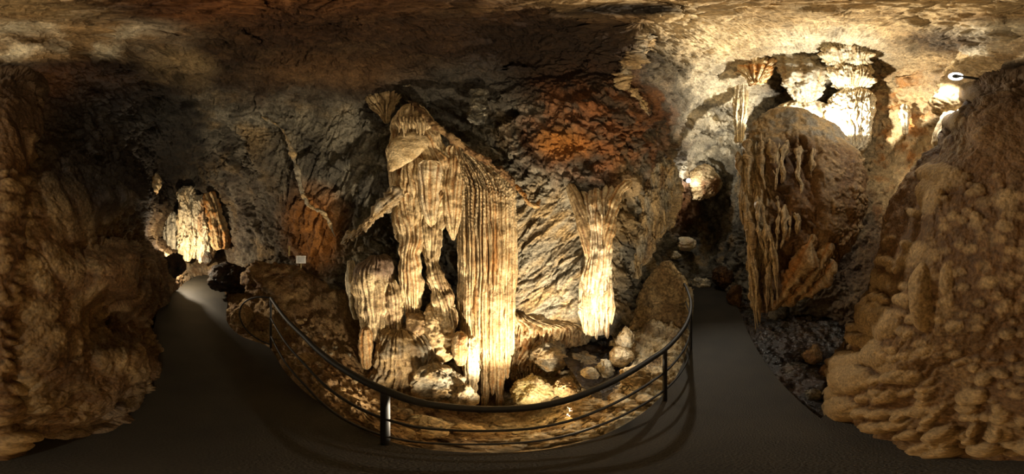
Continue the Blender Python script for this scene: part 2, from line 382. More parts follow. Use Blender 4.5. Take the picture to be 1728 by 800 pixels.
# rock character, in bands that follow the place
h, C = s_rock(SP, 1.0, (GREY, DGREY, TAN), 3, (.35, .1, 0), 1.0, .6)
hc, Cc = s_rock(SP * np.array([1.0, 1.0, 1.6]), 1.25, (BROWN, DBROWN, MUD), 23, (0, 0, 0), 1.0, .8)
hp, Cp = s_pop(SP, .95, (TAN * .7, BROWN * .7, DBROWN), 41, 1.05, .6)
n = grid_normals(SP, True); n = n * np.sign(-(n * (SP - [0, 0, EYE])).sum(-1, keepdims=True))
def blob(cx, cy, rx, ry, soft=.5, wob=.35, s=0):
    dx = (GX - cx + 864) % 1728 - 864
    q = np.sqrt((dx / rx) ** 2 + ((GY - cy) / ry) ** 2) + wob * fbm(SP * 1.3 + s, 3, 70 + s)
    return 1 - sstep(1 - soft, 1 + soft, q)
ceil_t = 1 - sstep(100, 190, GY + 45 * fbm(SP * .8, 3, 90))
back_t = np.clip(blob(20, 480, 330, 330, .3), 0, 1)
pop_t = blob(1010, 225, 125, 85, .4, .5, 7)
hq, Cq = s_pop(SP, 1.5, (OCHRE, RUST, DBROWN), 43, 1.1, 1.0)
def slant(P, ang):
    ca, sa = math.cos(ang), math.sin(ang)
    return np.stack([(P[..., 0] * ca + P[..., 2] * sa) * .42, P[..., 1], (P[..., 2] * ca - P[..., 0] * sa) * 1.5], -1)
slab_t = blob(935, 440, 85, 125, .3, .25, 17); grey_t = blob(560, 300, 110, 125, .4, .35, 19)
hs, Cs1 = s_rock(slant(SP, .75), 1.5, (GREY * 1.25, TAN * 1.05, GREY * .9), 201, (0, 0, 0), .42, .8)
hg, Cg = s_rock(slant(SP, 1.15), 1.3, (GREY * .85, DGREY, DGREY * .7), 207, (0, 0, 0), .75, .7)
H = h * (1 - ceil_t) + hc * ceil_t
H = H * (1 - slab_t) + hs * slab_t; H = H * (1 - grey_t) + hg * grey_t
H = H * (1 - pop_t) + (hq + .35 * h) * pop_t; H = H * (1 - back_t) + (hp * .65 + h * .45) * back_t
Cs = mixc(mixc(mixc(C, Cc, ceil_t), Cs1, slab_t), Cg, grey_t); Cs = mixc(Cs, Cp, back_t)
# mineral stains of particular stretches, plus shade painted into the rock colour
def stain_or_shade(col, m, k=1.0):
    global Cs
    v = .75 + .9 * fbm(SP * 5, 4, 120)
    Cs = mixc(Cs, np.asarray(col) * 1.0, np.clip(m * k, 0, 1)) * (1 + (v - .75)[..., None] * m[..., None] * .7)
stain_or_shade(mixc(TAN * 1.05, MUD, sstep(-.2, .4, fbm(SP * 2, 4, 5))), blob(1440, 20, 400, 90, .4, .4, 1), .9)
stain_or_shade(PALE, blob(1400, 95, 110, 45, .5, .4, 33), .8)
stain_or_shade(CREAM, blob(1190, 110, 90, 90, .5, .4, 2), .7)
stain_or_shade(mixc(PALE, GREY, sstep(-.2, .4, fbm(SP * 2, 4, 6))), blob(1200, 200, 70, 90, .5, .4, 3), .8)
stain_or_shade(TAN, blob(1520, 190, 80, 130, .5, .4, 4), .7)
stain_or_shade(mixc(PALE * .9, MUD, sstep(-.2, .3, fbm(SP * 2.2, 4, 8))), blob(90, 70, 220, 36, .35, .35, 5), .95)  # pale rock strip, lightened further in colour for the lamplight on it
stain_or_shade(BLACK, blob(110, 114, 150, 13, .4, .35, 38), .85)  # shade of the undercut below the pale strip, painted black
stain_or_shade(DBROWN * .45, blob(930, 95, 160, 70, .35, .3, 6), .95)  # darker brown across the ceiling hollow
stain_or_shade(BLACK * 1.4, blob(1120, 150, 45, 75, .5, .4, 13), .8)
stain_or_shade(mixc(RUST * .85, DBROWN, sstep(-.15, .25, fbm(SP * 4, 4, 141))), blob(1010, 220, 125, 85, .5, .5, 7), .9)
stain_or_shade(OCHRE, blob(950, 245, 45, 25, .6, .4, 8), .6)
stain_or_shade(BLACK, blob(1075, 15, 90, 11, .4, .3, 30), .95)  # black colour stands in for the darkness of a ceiling hole
stain_or_shade(mixc(TAN * .9, OCHRE * .8, sstep(-.1, .3, fbm(SP * 3, 4, 131))), blob(1515, 240, 65, 120, .5, .4, 31), .85)
stain_or_shade(DBROWN, blob(1450, 480, 70, 110, .5, .4, 32), .7)
stain_or_shade(RUST, blob(520, 20, 260, 60, .6, .4, 9), .55)
stain_or_shade(DBROWN * .5, blob(640, 90, 380, 85, .4, .5, 35), .85)
stain_or_shade(TAN * .9, blob(300, 118, 60, 30, .5, .6, 39), .7)
stain_or_shade(BLACK, blob(150, 150, 90, 40, .5, .5, 40), .6)  # clefts under the ceiling lip, their shade painted black
stain_or_shade(BROWN, blob(600, 120, 160, 25, .6, .6, 37), .5)
stain_or_shade(DBROWN * .8, blob(1585, 72, 75, 22, .5, .4, 36), .85)  # shade of the ceiling cavities put into the rock colour
stain_or_shade(OCHRE, blob(530, 385, 50, 62, .5, .4, 10), .85)
stain_or_shade(RUST, blob(140, 150, 120, 40, .6, .5, 11), .5)
stain_or_shade(RUST, blob(1150, 350, 26, 36, .6, .4, 15), .75)
stain_or_shade(DGREY * .75, blob(770, 170, 110, 60, .5, .4, 12), .7)
stain_or_shade(DBROWN * .8, blob(430, 380, 90, 130, .5, .4, 14), .6)
stain_or_shade(BLACK * .7, blob(215, 240, 170, 140, .45, .3, 16), .94)  # overhang shadow on the upper left wall, painted as black rock
SP = SP + n * (H * sc)[..., None]
def section(name, i0, i1, j0, j1, mat):
    jj = np.arange(j0, j1 + 1) % NX
    V = SP[i0:i1 + 1][:, jj]; Cx = Cs[i0:i1 + 1][:, jj]
    o = mesh_obj(name, V, [grid_faces(V.shape[0], V.shape[1])], mat, Cx, None, True)
    return tag(o, kind='structure')
ix = lambda x: int(round(x / 1728 * NX)); iy = int(round((115 + 31.5) / (742 + 31.5) * (NY - 1)))
jj = np.arange(NX)
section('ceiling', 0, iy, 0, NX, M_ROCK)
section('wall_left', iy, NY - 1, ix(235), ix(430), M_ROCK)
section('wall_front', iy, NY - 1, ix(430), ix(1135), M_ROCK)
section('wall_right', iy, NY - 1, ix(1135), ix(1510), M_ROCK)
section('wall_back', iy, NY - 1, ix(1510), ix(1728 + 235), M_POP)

# ------------------------------------------------------------------ walkway and pit
KERB = [(330, 452), (348, 462), (368, 480), (384, 505), (382, 540), (405, 566), (455, 587), (480, 626), (520, 666), (560, 694), (600, 717), (640, 738),
        (680, 751), (720, 758), (780, 763), (840, 764), (900, 761), (960, 751), (1010, 737), (1060, 713), (1100, 684), (1130, 652), (1150, 617),
        (1163, 577), (1169, 535), (1171, 505), (1166, 478), (1160, 462)]
kx = [GND(x, y)[:2] for x, y in KERB]
RIGHT = [(1200, 468), (1225, 492), (1243, 515), (1262, 560), (1285, 602), (1320, 648), (1350, 678), (1385, 706)]
poly = [tuple(p) for p in kx] + [tuple(GND(x, y)[:2]) for x, y in RIGHT]
poly += [(1.1, -.6), (.9, -.95), (-.2, -1.1), (-1.2, -1.25), (-2.2, -1.6), (-4.5, -2.9), (-8.6, -4.6)]
def smooth_poly(pts, k):
    P = np.array(pts); t = np.arange(len(P)); q = np.linspace(0, len(P) - 1, (len(P) - 1) * k + 1)
    return np.stack([pinterp(q, t, P[:, 0]), pinterp(q, t, P[:, 1])], -1)
ring = np.concatenate([smooth_poly(poly[:len(kx)], 5), smooth_poly(poly[len(kx):len(kx) + len(RIGHT)], 4), np.array(poly[len(kx) + len(RIGHT):])])
bm = bmesh.new()
top = [bm.verts.new((p[0], p[1], 0)) for p in ring]; low = [bm.verts.new((p[0], p[1], -.14)) for p in ring]
ft = bm.faces.new(top)
for i in range(len(top)):
    k = (i + 1) % len(top); bm.faces.new((top[k], top[i], low[i], low[k]))
bmesh.ops.triangulate(bm, faces=[ft]); bmesh.ops.recalc_face_normals(bm, faces=bm.faces[:])
me = bpy.data.meshes.new('floor'); bm.to_mesh(me); bm.free()
m = bpy.data.materials.new('asphalt_walkway'); m.use_nodes = True; nt = m.node_tree; b = nt.nodes['Principled BSDF']
g = nt.nodes.new('ShaderNodeNewGeometry')
n1 = nt.nodes.new('ShaderNodeTexNoise'); n1.inputs['Scale'].default_value = 120; n1.inputs['Detail'].default_value = 4
n2 = nt.nodes.new('ShaderNodeTexNoise'); n2.inputs['Scale'].default_value = 2.2; n2.inputs['Detail'].default_value = 6
for q in (n1, n2): nt.links.new(g.outputs['Position'], q.inputs['Vector'])
cr = nt.nodes.new('ShaderNodeValToRGB'); cr.color_ramp.elements[0].position = .35; cr.color_ramp.elements[0].color = (*lin(27, 25, 20), 1)
cr.color_ramp.elements[1].position = .75; cr.color_ramp.elements[1].color = (*lin(60, 54, 42), 1)
mx = nt.nodes.new('ShaderNodeMath'); mx.operation = 'ADD'; mm = nt.nodes.new('ShaderNodeMath'); mm.operation = 'MULTIPLY'; mm.inputs[1].default_value = .5
nt.links.new(n1.outputs['Fac'], mx.inputs[0]); nt.links.new(n2.outputs['Fac'], mx.inputs[1]); nt.links.new(mx.outputs[0], mm.inputs[0])
nt.links.new(mm.outputs[0], cr.inputs['Fac']); nt.links.new(cr.outputs['Color'], b.inputs['Base Color'])
bp = nt.nodes.new('ShaderNodeBump'); bp.inputs['Strength'].default_value = .5; bp.inputs['Distance'].default_value = .012
nt.links.new(mx.outputs[0], bp.inputs['Height']); nt.links.new(bp.outputs['Normal'], b.inputs['Normal']); b.inputs['Roughness'].default_value = .6
me.materials.append(m); o = bpy.data.objects.new('floor', me); COL.objects.link(o); tag(o, kind='structure')

PITP = [(480, 575, 2.4), (520, 520, 2.7), (500, 470, 3.1), (450, 520, 3.0), (430, 560, 2.75), (400, 500, 4.3), (560, 600, 1.9), (600, 560, 2.4), (600, 650, 1.5), (560, 640, 1.35),
        (630, 700, .98), (680, 735, .68), (700, 718, .95), (720, 690, 1.4), (700, 630, 2.0), (640, 600, 2.2), (830, 690, 1.95), (830, 720, 1.2), (760, 700, 1.5), (900, 716, 1.2), (900, 742, .66),
        (950, 690, 1.5), (900, 640, 2.2), (980, 640, 1.85), (1000, 680, 1.15), (1020, 705, .9), (1050, 640, 1.6), (1050, 600, 2.05), (1100, 560, 2.3), (1120, 500, 3.0), (1100, 465, 3.4),
        (1140, 560, 2.3), (1150, 520, 3.1), (1080, 650, 1.25), (1120, 610, 1.7), (1000, 600, 2.5), (760, 620, 2.6), (860, 650, 2.6), (1060, 520, 3.0), (600, 500, 3.0)]
pts = [PD(x, y, d) for x, y, d in PITP]
ringk = smooth_poly(kx, 3)
pts += [np.array([p[0], p[1], -.03]) for p in ringk[::2]]
pts = np.array(pts)
Kp = np.linalg.norm(pts[:, None, :2] - pts[None, :, :2], axis=-1)
A = np.block([[Kp + 1e-3 * np.eye(len(pts)), np.ones((len(pts), 1))], [np.ones((1, len(pts))), np.zeros((1, 1))]])
Wp = np.linalg.solve(A, np.concatenate([pts[:, 2], [0]]))
kaz = np.array([math.atan2(p[0], p[1]) for p in ringk]); kd = np.hypot(ringk[:, 0], ringk[:, 1])
nu, nv = 520, 230
# columns follow the kerb line, rows run away from the eye
q = np.linspace(0, len(ringk) - 1, nu)
KX = np.interp(q, np.arange(len(ringk)), ringk[:, 0]); KY = np.interp(q, np.arange(len(ringk)), ringk[:, 1])
kk = np.hypot(KX, KY); t = np.linspace(0, 1, nv)[:, None] ** 1.7
ext = np.maximum(.5, np.minimum(3.6, 5.5 - kk)) * t
PX = KX / kk * (kk + ext); PY = KY / kk * (kk + ext)
Z = np.full(PX.shape, Wp[-1])
for i in range(len(pts)): Z = Z + Wp[i] * np.hypot(PX - pts[i, 0], PY - pts[i, 1])
Z = np.minimum(Z, 1.3)
PP = np.stack([PX, PY, Z], -1)
hr, Cr = s_rock(PP, 2.0, (TAN, MUD, CREAM), 55, (0, 0, 0), .75, .8)
Cr = mixc(Cr, mixc(MUD, BROWN, sstep(-.2, .2, fbm(PP * 3, 3, 56))), (1 - sstep(-.5, .0, PX + .3 * fbm(PP * 1.5, 2, 57))) * .75)
f1, f2 = worley(PP * 7.5, 58); g1, _ = worley(PP * 17, 59)
rub = sstep(-.1, .3, fbm(PP * .9, 2, 60) + np.where(PX < -.4, .35, -.05))
hh = hr + rub * (.07 * np.sqrt(np.clip(1 - f1 ** 2, 0, 1)) - .03 + .02 * (1 - g1))
rim = sstep(0, .07, ext)
PP[..., 2] += hh * (.15 + .85 * rim)
mid = sstep(-.25, .1, PX + .2 * fbm(PP * 1.5, 2, 62)); Cr = mixc(Cr, mixc(PALE, CREAM, sstep(-.2, .2, fbm(PP * 4, 3, 61))), mid * (.35 + .65 * sstep(-.25, .15, fbm(PP * 2.3, 3, 63))))
Cr = mixc(Cr, BROWN, mid * sstep(.12, .4, fbm(PP * 3.1, 3, 64)) * .8)
o = mesh_obj('pit_floor', PP, [grid_faces(nv, nu, False, True)], M_ROCK, Cr); tag(o, kind='structure')
# rough ground beyond the walkway on the other side
gx2, gy2 = np.meshgrid(np.linspace(.6, 4.6, 200), np.linspace(-1.6, 3.2, 240))
Q = np.stack([gx2, gy2, gx2 * 0 - .13], -1); hr, Cr = s_rock(Q, 1.5, (DBROWN * .7, BLACK, DBROWN), 77, (0, 0, 0), .9, .6)
f1, _ = worley(Q * 5, 78); Q[..., 2] += np.minimum(.1, hr * .6 + .05 * (1 - f1) - .03)
o = mesh_obj('ground', Q, [grid_faces(240, 200, False, True)], M_WET, Cr); tag(o, kind='structure')

#FORMS
# ------------------------------------------------------------------ big flowstone mass behind the walkway
def relief(name, rows, x_right, dfun, T, surf, mat, nu=300, nv=360, label=None, cat=None):
    """a bulging mass whose free side follows rows (y, x), rounding away to a depth T"""
    rows = sorted(rows); ys = [r[0] for r in rows]
    v = np.linspace(ys[0], ys[-1], nv)[:, None]; xl = pinterp(v[:, 0], ys, [r[1] for r in rows])[:, None]
    u = np.linspace(0, 1, nu)[None] ** 1.25
    X = xl + (x_right - xl) * u; Y = np.broadcast_to(v, X.shape)
    D = dfun(X, Y)
    e = np.clip((X - xl) / 75.0, 0, 1); top_e = np.clip((Y - ys[0]) / 34.0, 0, 1)
    e = np.minimum(e, np.clip((x_right - X) / 70.0, 0, 1))
    D = D + T * (1 - np.sqrt(1 - (1 - e) ** 2)) + T * .8 * (1 - np.sqrt(1 - (1 - top_e) ** 2))
    P = PD(X, Y, D); n = grid_normals(P); n = n * np.sign(-(n * (P - [0, 0, EYE])).sum(-1, keepdims=True))
    h, C = surf(P, X / 400.0)
    k = np.clip(np.linalg.norm(P - [0, 0, EYE], axis=-1) / 1.2, .6, 1.1)
    P = P + n * (h * k)[..., None]
    B = P[:, ::max(1, nu // 40)].copy(); away = B - [0, 0, EYE]; away[..., 2] = 0; away /= np.linalg.norm(away, axis=-1, keepdims=True)
    V = P.reshape(-1, 3); nb = B.shape[1]
    # a back skin makes it a closed solid
    Bk = B + away * (T * (.35 + 1.0 * (B[..., :1] * 0)))
    for jx in range(nb): pass
    V2 = np.concatenate([V, Bk.reshape(-1, 3)]); C2 = np.concatenate([C.reshape(-1, 3), C[:, ::max(1, nu // 40)].reshape(-1, 3)])
    k0 = nv * nu
    side = np.stack([np.arange(nv - 1) * nu, k0 + np.arange(nv - 1) * nb, k0 + (np.arange(nv - 1) + 1) * nb, (np.arange(nv - 1) + 1) * nu], -1)
    st = max(1, nu // 40); jq = np.arange(nb - 1)
    cap = np.stack([jq * st, (jq + 1) * st, k0 + jq + 1, k0 + jq], -1)
    bot = np.stack([(nv - 1) * nu + jq * st, k0 + (nv - 1) * nb + jq, k0 + (nv - 1) * nb + jq + 1, (nv - 1) * nu + (jq + 1) * st], -1)
    F = [grid_faces(nv, nu), grid_faces(nv, nb, False, True) + k0, side, cap, bot]
    return tag(mesh_obj(name, V2, F, mat, C2, None, True, [V[:, 0].mean(), V[:, 1].mean(), 0]), label, cat)
rsm = np.random.RandomState(77)
KN = [(1552, 424, 26, 20), (1680, 405, 15, 14), (1664, 450, 15, 14), (1530, 440, 18, 16), (1490, 545, 36, 30), (1442, 640, 40, 26), (1425, 690, 34, 24), (1600, 470, 14, 30), (1560, 500, 16, 60), (1650, 370, 12, 12), (1590, 300, 40, 24),
      (1570, 330, 26, 30), (1636, 156, 22, 16), (1612, 206, 26, 15), (1700, 340, 24, 22), (1640, 420, 14, 10), (1700, 470, 22, 14), (1480, 600, 26, 22), (1500, 480, 20, 14), (1720, 520, 20, 14), (1610, 550, 18, 12)]
for k in range(420):
    y = rsm.uniform(290, 765); x = rsm.uniform(np.interp(y, [270, 400, 560, 680, 770], [1570, 1505, 1460, 1395, 1570]), 1795); r = rsm.uniform(4, 11) * (1 + .5 * (rsm.rand() < .15))
    KN.append((x, y, r * rsm.uniform(1, 1.5 + .8 * (y > 600)), r * .85))
def surf_mass(P, u):
    h, C = s_pop(P, 1.25, (MUD * .9, BROWN * .75, BROWN), 140, .6, .7, .5)
    ht, Ct = s_pop(P, 1.6, (MUD * .9, BROWN * .8, DBROWN), 150, .6, .3, .6)
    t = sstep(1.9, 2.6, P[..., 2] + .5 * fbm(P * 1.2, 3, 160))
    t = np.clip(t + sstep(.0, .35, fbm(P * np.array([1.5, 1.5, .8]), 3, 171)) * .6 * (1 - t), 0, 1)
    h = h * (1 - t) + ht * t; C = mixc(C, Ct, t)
    px = (864 + PXD * np.degrees(np.arctan2(P[..., 0], P[..., 1]))) % 1728; px = np.where(px < 500, px + 1728, px)
    dh = np.hypot(P[..., 0], P[..., 1]); py = 400 - PXD * np.degrees(np.arctan2(P[..., 2] - EYE, dh))
    wx = 6 * fbm(P * 9, 2, 180); wy = 6 * fbm(P * 9 + 5, 2, 181); B = np.zeros(px.shape); rr = dh / np.cos(np.radians((py - 400) / PXD))
    for x, y, rx, ry in KN:
        q = ((px + wx - x) / rx) ** 2 + ((py + wy - y) / ry) ** 2
        m = q < 1; B[m] = np.maximum(B[m], np.sqrt(1 - q[m]) * rr[m] * math.radians(ry / PXD) * (1.25 if ry < 13 else .6))
    C = mixc(C * .85, TAN, sstep(.004, .04, B) * .6)
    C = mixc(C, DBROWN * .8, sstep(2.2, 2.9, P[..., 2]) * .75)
    return h * (1 - .6 * sstep(0, .03, B)) + B + .1 * fbm(P * 1.4, 2, 170), C
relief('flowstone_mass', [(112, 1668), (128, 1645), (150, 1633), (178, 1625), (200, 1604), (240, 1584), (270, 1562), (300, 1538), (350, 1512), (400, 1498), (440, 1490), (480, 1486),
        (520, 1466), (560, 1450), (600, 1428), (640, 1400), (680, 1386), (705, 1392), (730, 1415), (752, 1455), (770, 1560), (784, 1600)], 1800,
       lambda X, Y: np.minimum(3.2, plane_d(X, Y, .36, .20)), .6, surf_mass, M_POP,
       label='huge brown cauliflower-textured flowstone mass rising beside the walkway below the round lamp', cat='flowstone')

def F(n=14, c=(CREAM, TAN, HONEY), s=0, deep=.03, rough=.35, k=1.0, amp=1.0, wob=.12):
    return lambda P, u: s_flow(P, u, n, k, c, s, amp, deep, rough, wob)
def Rk(k=1.5, c=(GREY, DGREY, TAN), s=0, amp=.6, crack=.5, tilt=(0, 0, 0)):
    return lambda P, u: s_rock(P, k, c, s, tilt, amp, crack)
def Pp(k=1.3, c=(TAN, BROWN, MUD), s=0, amp=.6):
    return lambda P, u: s_pop(P, k, c, s, amp)
def form(name, rows, surf, label, cat, mat=None, group=None, **kw):
    return tag(lathe(name, rows, surf, mat or M_FLOW, **kw), label, cat, group)

# --- main cascade at the front wall
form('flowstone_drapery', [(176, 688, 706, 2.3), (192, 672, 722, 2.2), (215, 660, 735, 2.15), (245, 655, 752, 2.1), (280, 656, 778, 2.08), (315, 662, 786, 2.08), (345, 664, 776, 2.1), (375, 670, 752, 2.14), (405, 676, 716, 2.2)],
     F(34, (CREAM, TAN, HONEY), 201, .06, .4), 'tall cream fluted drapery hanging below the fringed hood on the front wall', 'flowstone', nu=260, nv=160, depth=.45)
form('dripstone_hood', [(177, 690, 706, 2.08), (184, 676, 722, 2.0), (195, 669, 727, 1.96), (204, 672, 724, 1.98), (211, 680, 716, 2.03)],
     F(17, (CREAM, TAN, BROWN), 205, .05, .3), 'small rounded hood with a fringe of drips above the cream drapery', 'flowstone', nu=140, nv=70, depth=.7)
form('flowstone_column', [(325, 664, 716, 2.1), (360, 668, 716, 2.06), (400, 675, 716, 2.02), (432, 674, 706, 2.0), (450, 673, 710, 1.98), (475, 676, 713, 1.98), (505, 680, 711, 2.0), (530, 686, 707, 2.02), (552, 692, 702, 2.05)],
     F(16, (CREAM, TAN, HONEY), 210, .03, .5), 'waisted cream dripstone column under the left half of the drapery', 'column', nu=120, nv=150, depth=.8)
form('flowstone_column', [(300, 706, 762, 2.12), (345, 708, 755, 2.1), (385, 712, 748, 2.06), (430, 717, 742, 2.04), (460, 722, 744, 2.0), (490, 726, 756, 1.95), (520, 732, 768, 1.9), (545, 735, 770, 1.86), (565, 742, 764, 1.86)],
     F(14, (CREAM, TAN, BROWN), 215, .028, .9), 'knobbly thin dripstone column in shade next to the organ-pipe curtain', 'column', nu=110, nv=150, depth=.8)
form('drapery_blade', [(245, 745, 790, 2.14), (300, 747, 786, 2.08), (340, 749, 780, 2.06), (370, 753, 776, 2.06), (392, 759, 770, 2.08), (406, 763, 767, 2.1)],
     F(12, (CREAM, TAN, HONEY), 220, .03, .25), 'pointed fluted blade hanging in front of the dark gap beside the curtain', 'stalactite', nu=90, nv=100, depth=.5)
form('drapery_blade', [(270, 705, 745, 2.0), (310, 708, 742, 1.99), (345, 712, 738, 2.0), (372, 722, 734, 2.02), (384, 727, 730, 2.05)],
     F(10, (CREAM, PALE, HONEY), 222, .03, .25), 'short folded blade on the middle of the cream drapery', 'stalactite', nu=80, nv=80, depth=.5)
cur = empty('organ_pipe_curtain', PD(820, 690, 1.95), 'broad organ-pipe curtain of straight honey flutes reaching down to the pit', 'flowstone')
def surf_curtain(P, u):
    h, C = s_flow(P, u, 46, 1, (CREAM, TAN, HONEY), 230, 1, .06, .3, wob=.03)
    f1, f2 = worley(P * np.array([34, 34, 22]), 232); bead = (1 - sstep(.0, .35, f2 - f1)) * sstep(1.6, 2.3, P[..., 2] + .5 * fbm(P * 2, 2, 233))
    big = np.abs(np.sin(u * np.pi * 15 + 1.5 * fbm(P * np.array([1, 1, .3]), 2, 234)))
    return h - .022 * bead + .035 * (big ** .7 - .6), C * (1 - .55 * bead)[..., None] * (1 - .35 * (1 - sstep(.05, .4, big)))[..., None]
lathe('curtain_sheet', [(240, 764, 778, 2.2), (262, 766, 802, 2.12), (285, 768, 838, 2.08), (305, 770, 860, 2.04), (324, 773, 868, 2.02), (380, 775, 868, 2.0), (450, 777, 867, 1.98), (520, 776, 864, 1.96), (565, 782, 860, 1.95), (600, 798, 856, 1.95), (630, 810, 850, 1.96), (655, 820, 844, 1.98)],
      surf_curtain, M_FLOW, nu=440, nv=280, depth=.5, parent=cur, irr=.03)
for k, (x, w, y1, dd) in enumerate(((790, 13, 592, 1.93), (806, 14, 606, 1.92), (818, 13, 694, 1.9), (831, 13, 668, 1.9), (843, 14, 694, 1.92), (856, 12, 640, 1.95), (864, 9, 600, 1.97))):
    lathe('pipe', [(330, x - w * .3, x + w * .3, dd + .22), (450, x - w / 2, x + w / 2, dd + .1), (520, x - w / 2, x + w / 2, dd), (y1 - 30, x - w * .45, x + w * .45, dd), (y1, x - w * .2, x + w * .2, dd + .02)],
          F(7, (CREAM, TAN, HONEY), 235 + k, .012, .3), M_FLOW, nu=40, nv=110, depth=.9, parent=cur)
tag(sweep('rock_rib', [PD(688, 170, 2.2), PD(706, 182, 2.0), PD(726, 204, 1.86), PD(746, 222, 1.82), PD(790, 253, 1.84), (PD(835, 283, 1.86)), PD(858, 301, 1.88), PD(870, 322, 1.95)],
          [.03, .045, .05, .045, .04, .045, .045, .02], lambda P, u: s_rock(P, 3, (BROWN, MUD, DBROWN), 240, (0, 0, 0), .35, .4), M_ROCK, 36, 160, None, .8),
    'long brown rib slanting down across the top of the organ-pipe curtain', 'flowstone')
tag(sweep('rock_rib', [PD(868, 312, 2.2), PD(882, 326, 2.1), PD(892, 343, 2.06), PD(905, 348, 2.1), PD(912, 336, 2.25)], [.03, .035, .03, .03, .02],
          lambda P, u: s_rock(P, 3, (TAN, HONEY, BROWN), 241, (0, 0, 0), .2, .4), M_ROCK, 24, 80),
    'short hooked rib on the grey wall just past the curtain', 'flowstone')
tag(sweep('flowstone_buttress', [PD(676, 318, 2.1), PD(660, 335, 2.12), PD(640, 355, 2.2), PD(618, 378, 2.35), PD(596, 396, 2.55), PD(575, 412, 2.8)], [.05, .06, .06, .06, .055, .03],
          lambda P, u: s_flow(P, u, 9, 1, (TAN, GREY, BROWN), 242, 1, .02, 1.6), M_FLOW, 40, 100, None, 1.5),
    'slanting buttress running from the cream drapery down to the grey wall', 'flowstone')
form('stalactite_fringe', [(146, 612, 670, 2.55), (154, 616, 672, 2.5), (168, 622, 668, 2.45), (184, 634, 660, 2.45), (200, 646, 656, 2.5), (208, 650, 653, 2.52)],
     F(18, (CREAM, TAN, BROWN), 245, .05, .3), 'fan of thin drips hanging from the dark ledge high above the grey wall', 'stalactite', nu=120, nv=70, depth=.5)
form('stalactite_fringe', [(124, 672, 696, 2.4), (134, 674, 694, 2.38), (144, 680, 690, 2.4)],
     F(9, (PALE, TAN, BROWN), 246, .03, .3), 'small pale drip cluster on the ceiling edge above the hood', 'stalactite', nu=60, nv=40, depth=.6)
form('flowstone_shield', [(222, 668, 724, 2.0), (236, 658, 724, 1.94), (252, 655, 712, 1.93), (268, 655, 694, 1.94), (282, 656, 674, 1.97), (290, 656, 662, 2.0)],
     lambda P, u: (.02 * fbm(P * 5, 3, 247) + .006 * fbm(P * 30, 2, 248), mixc(CREAM, TAN, sstep(-.2, .3, fbm(P * np.array([4, 4, 9]), 4, 249)))), 'smooth slanting cream shield directly under the fringed hood', 'flowstone', nu=90, nv=80, depth=.4, irr=.05)
rsf = np.random.RandomState(3)
for k, x in enumerate(np.linspace(674, 722, 9)):
    y1 = 224 + 8 * math.sin(k * 1.3) + rsf.uniform(-4, 4)
    tag(sweep('hood_drip', [PD(x, 197, 1.95), PD(x + rsf.uniform(-1, 1), 210, 1.9), PD(x + rsf.uniform(-2, 2), y1, 1.91)], [.022, .024, .008], lambda P, u, k=k: s_flow(P, u, 4, 1, (CREAM, TAN, BROWN), 260 + k, 1, .006, .4), M_FLOW, 16, 40),
        'short curved drip in the fringe of the rounded hood', 'stalactite', 'drips fringing the rounded hood')
# --- column on the right half of the front wall
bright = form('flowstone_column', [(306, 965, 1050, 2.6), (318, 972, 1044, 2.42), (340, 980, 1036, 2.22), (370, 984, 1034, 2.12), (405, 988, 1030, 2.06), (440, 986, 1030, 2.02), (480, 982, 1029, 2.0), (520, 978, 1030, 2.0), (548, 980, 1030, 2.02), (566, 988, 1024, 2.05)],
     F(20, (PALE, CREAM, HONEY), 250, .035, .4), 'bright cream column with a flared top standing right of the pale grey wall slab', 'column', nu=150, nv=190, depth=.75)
for k, (x, y1) in enumerate(((980, 540), (988, 566), (997, 558), (1006, 574), (1015, 562), (1024, 572), (1031, 548))):
    sweep('drip', [PD(x, 470, 2.1), PD(x, 510, 2.03), PD(x, y1 - 14, 2.0), PD(x + 1, y1, 2.02)], [.02, .034, .026, .006], lambda P, u, k=k: s_flow(P, u, 5, 1, (PALE, CREAM, HONEY), 800 + k, 1, .008, .5), M_FLOW, 20, 50, bright)
tag(sweep('drapery_blade', [PD(958, 310, 2.5), PD(970, 335, 2.3), PD(982, 370, 2.15), PD(990, 410, 2.1), PD(994, 440, 2.08)], [.05, .05, .045, .04, .02],
          lambda P, u: s_flow(P, u, 8, 1, (CREAM, TAN, RUST), 252, 1, .02, .3), M_FLOW, 30, 90, None, 1.6), 'curved blade against the side of the bright flared column', 'stalactite')
tag(sweep('drapery_blade', [PD(1066, 306, 2.55), PD(1046, 322, 2.36), PD(1033, 352, 2.2), PD(1026, 395, 2.1), PD(1022, 430, 2.06)], [.05, .05, .05, .04, .02],
          lambda P, u: s_flow(P, u, 8, 1, (CREAM, TAN, HONEY), 253, 1, .02, .5), M_FLOW, 30, 90, None, 1.5), 'pale blade joining the bright flared column on the side of the ribbed arch', 'stalactite')
form('flowstone_apron', [(526, 866, 884, 2.5), (540, 862, 930, 2.36), (556, 858, 1004, 2.28), (580, 856, 996, 2.26), (610, 858, 956, 2.22), (650, 864, 930, 2.14)],
     F(44, (CREAM, TAN, HONEY), 255, .05, .9), 'cream apron of flowstone at the foot of the pale wall slab', 'flowstone', nu=260, nv=130, depth=.2, irr=.05)
form('rock_arch', [(262, 1104, 1128, 3.3), (280, 1088, 1144, 3.15), (310, 1078, 1148, 3.05), (350, 1074, 1140, 3.0), (390, 1072, 1122, 2.95), (430, 1066, 1100, 2.9), (470, 1058, 1082, 2.85)],
     lambda P, u: s_rock(P, 1.7, (GREY, TAN, BROWN), 258, (0, 0, 0), .8, .7, (1.5, 1.5, .45)), 'grey-brown ribbed rock arch between the bright column and the deep passage', 'rock', M_ROCK, nu=190, nv=170, depth=.6, irr=.2)
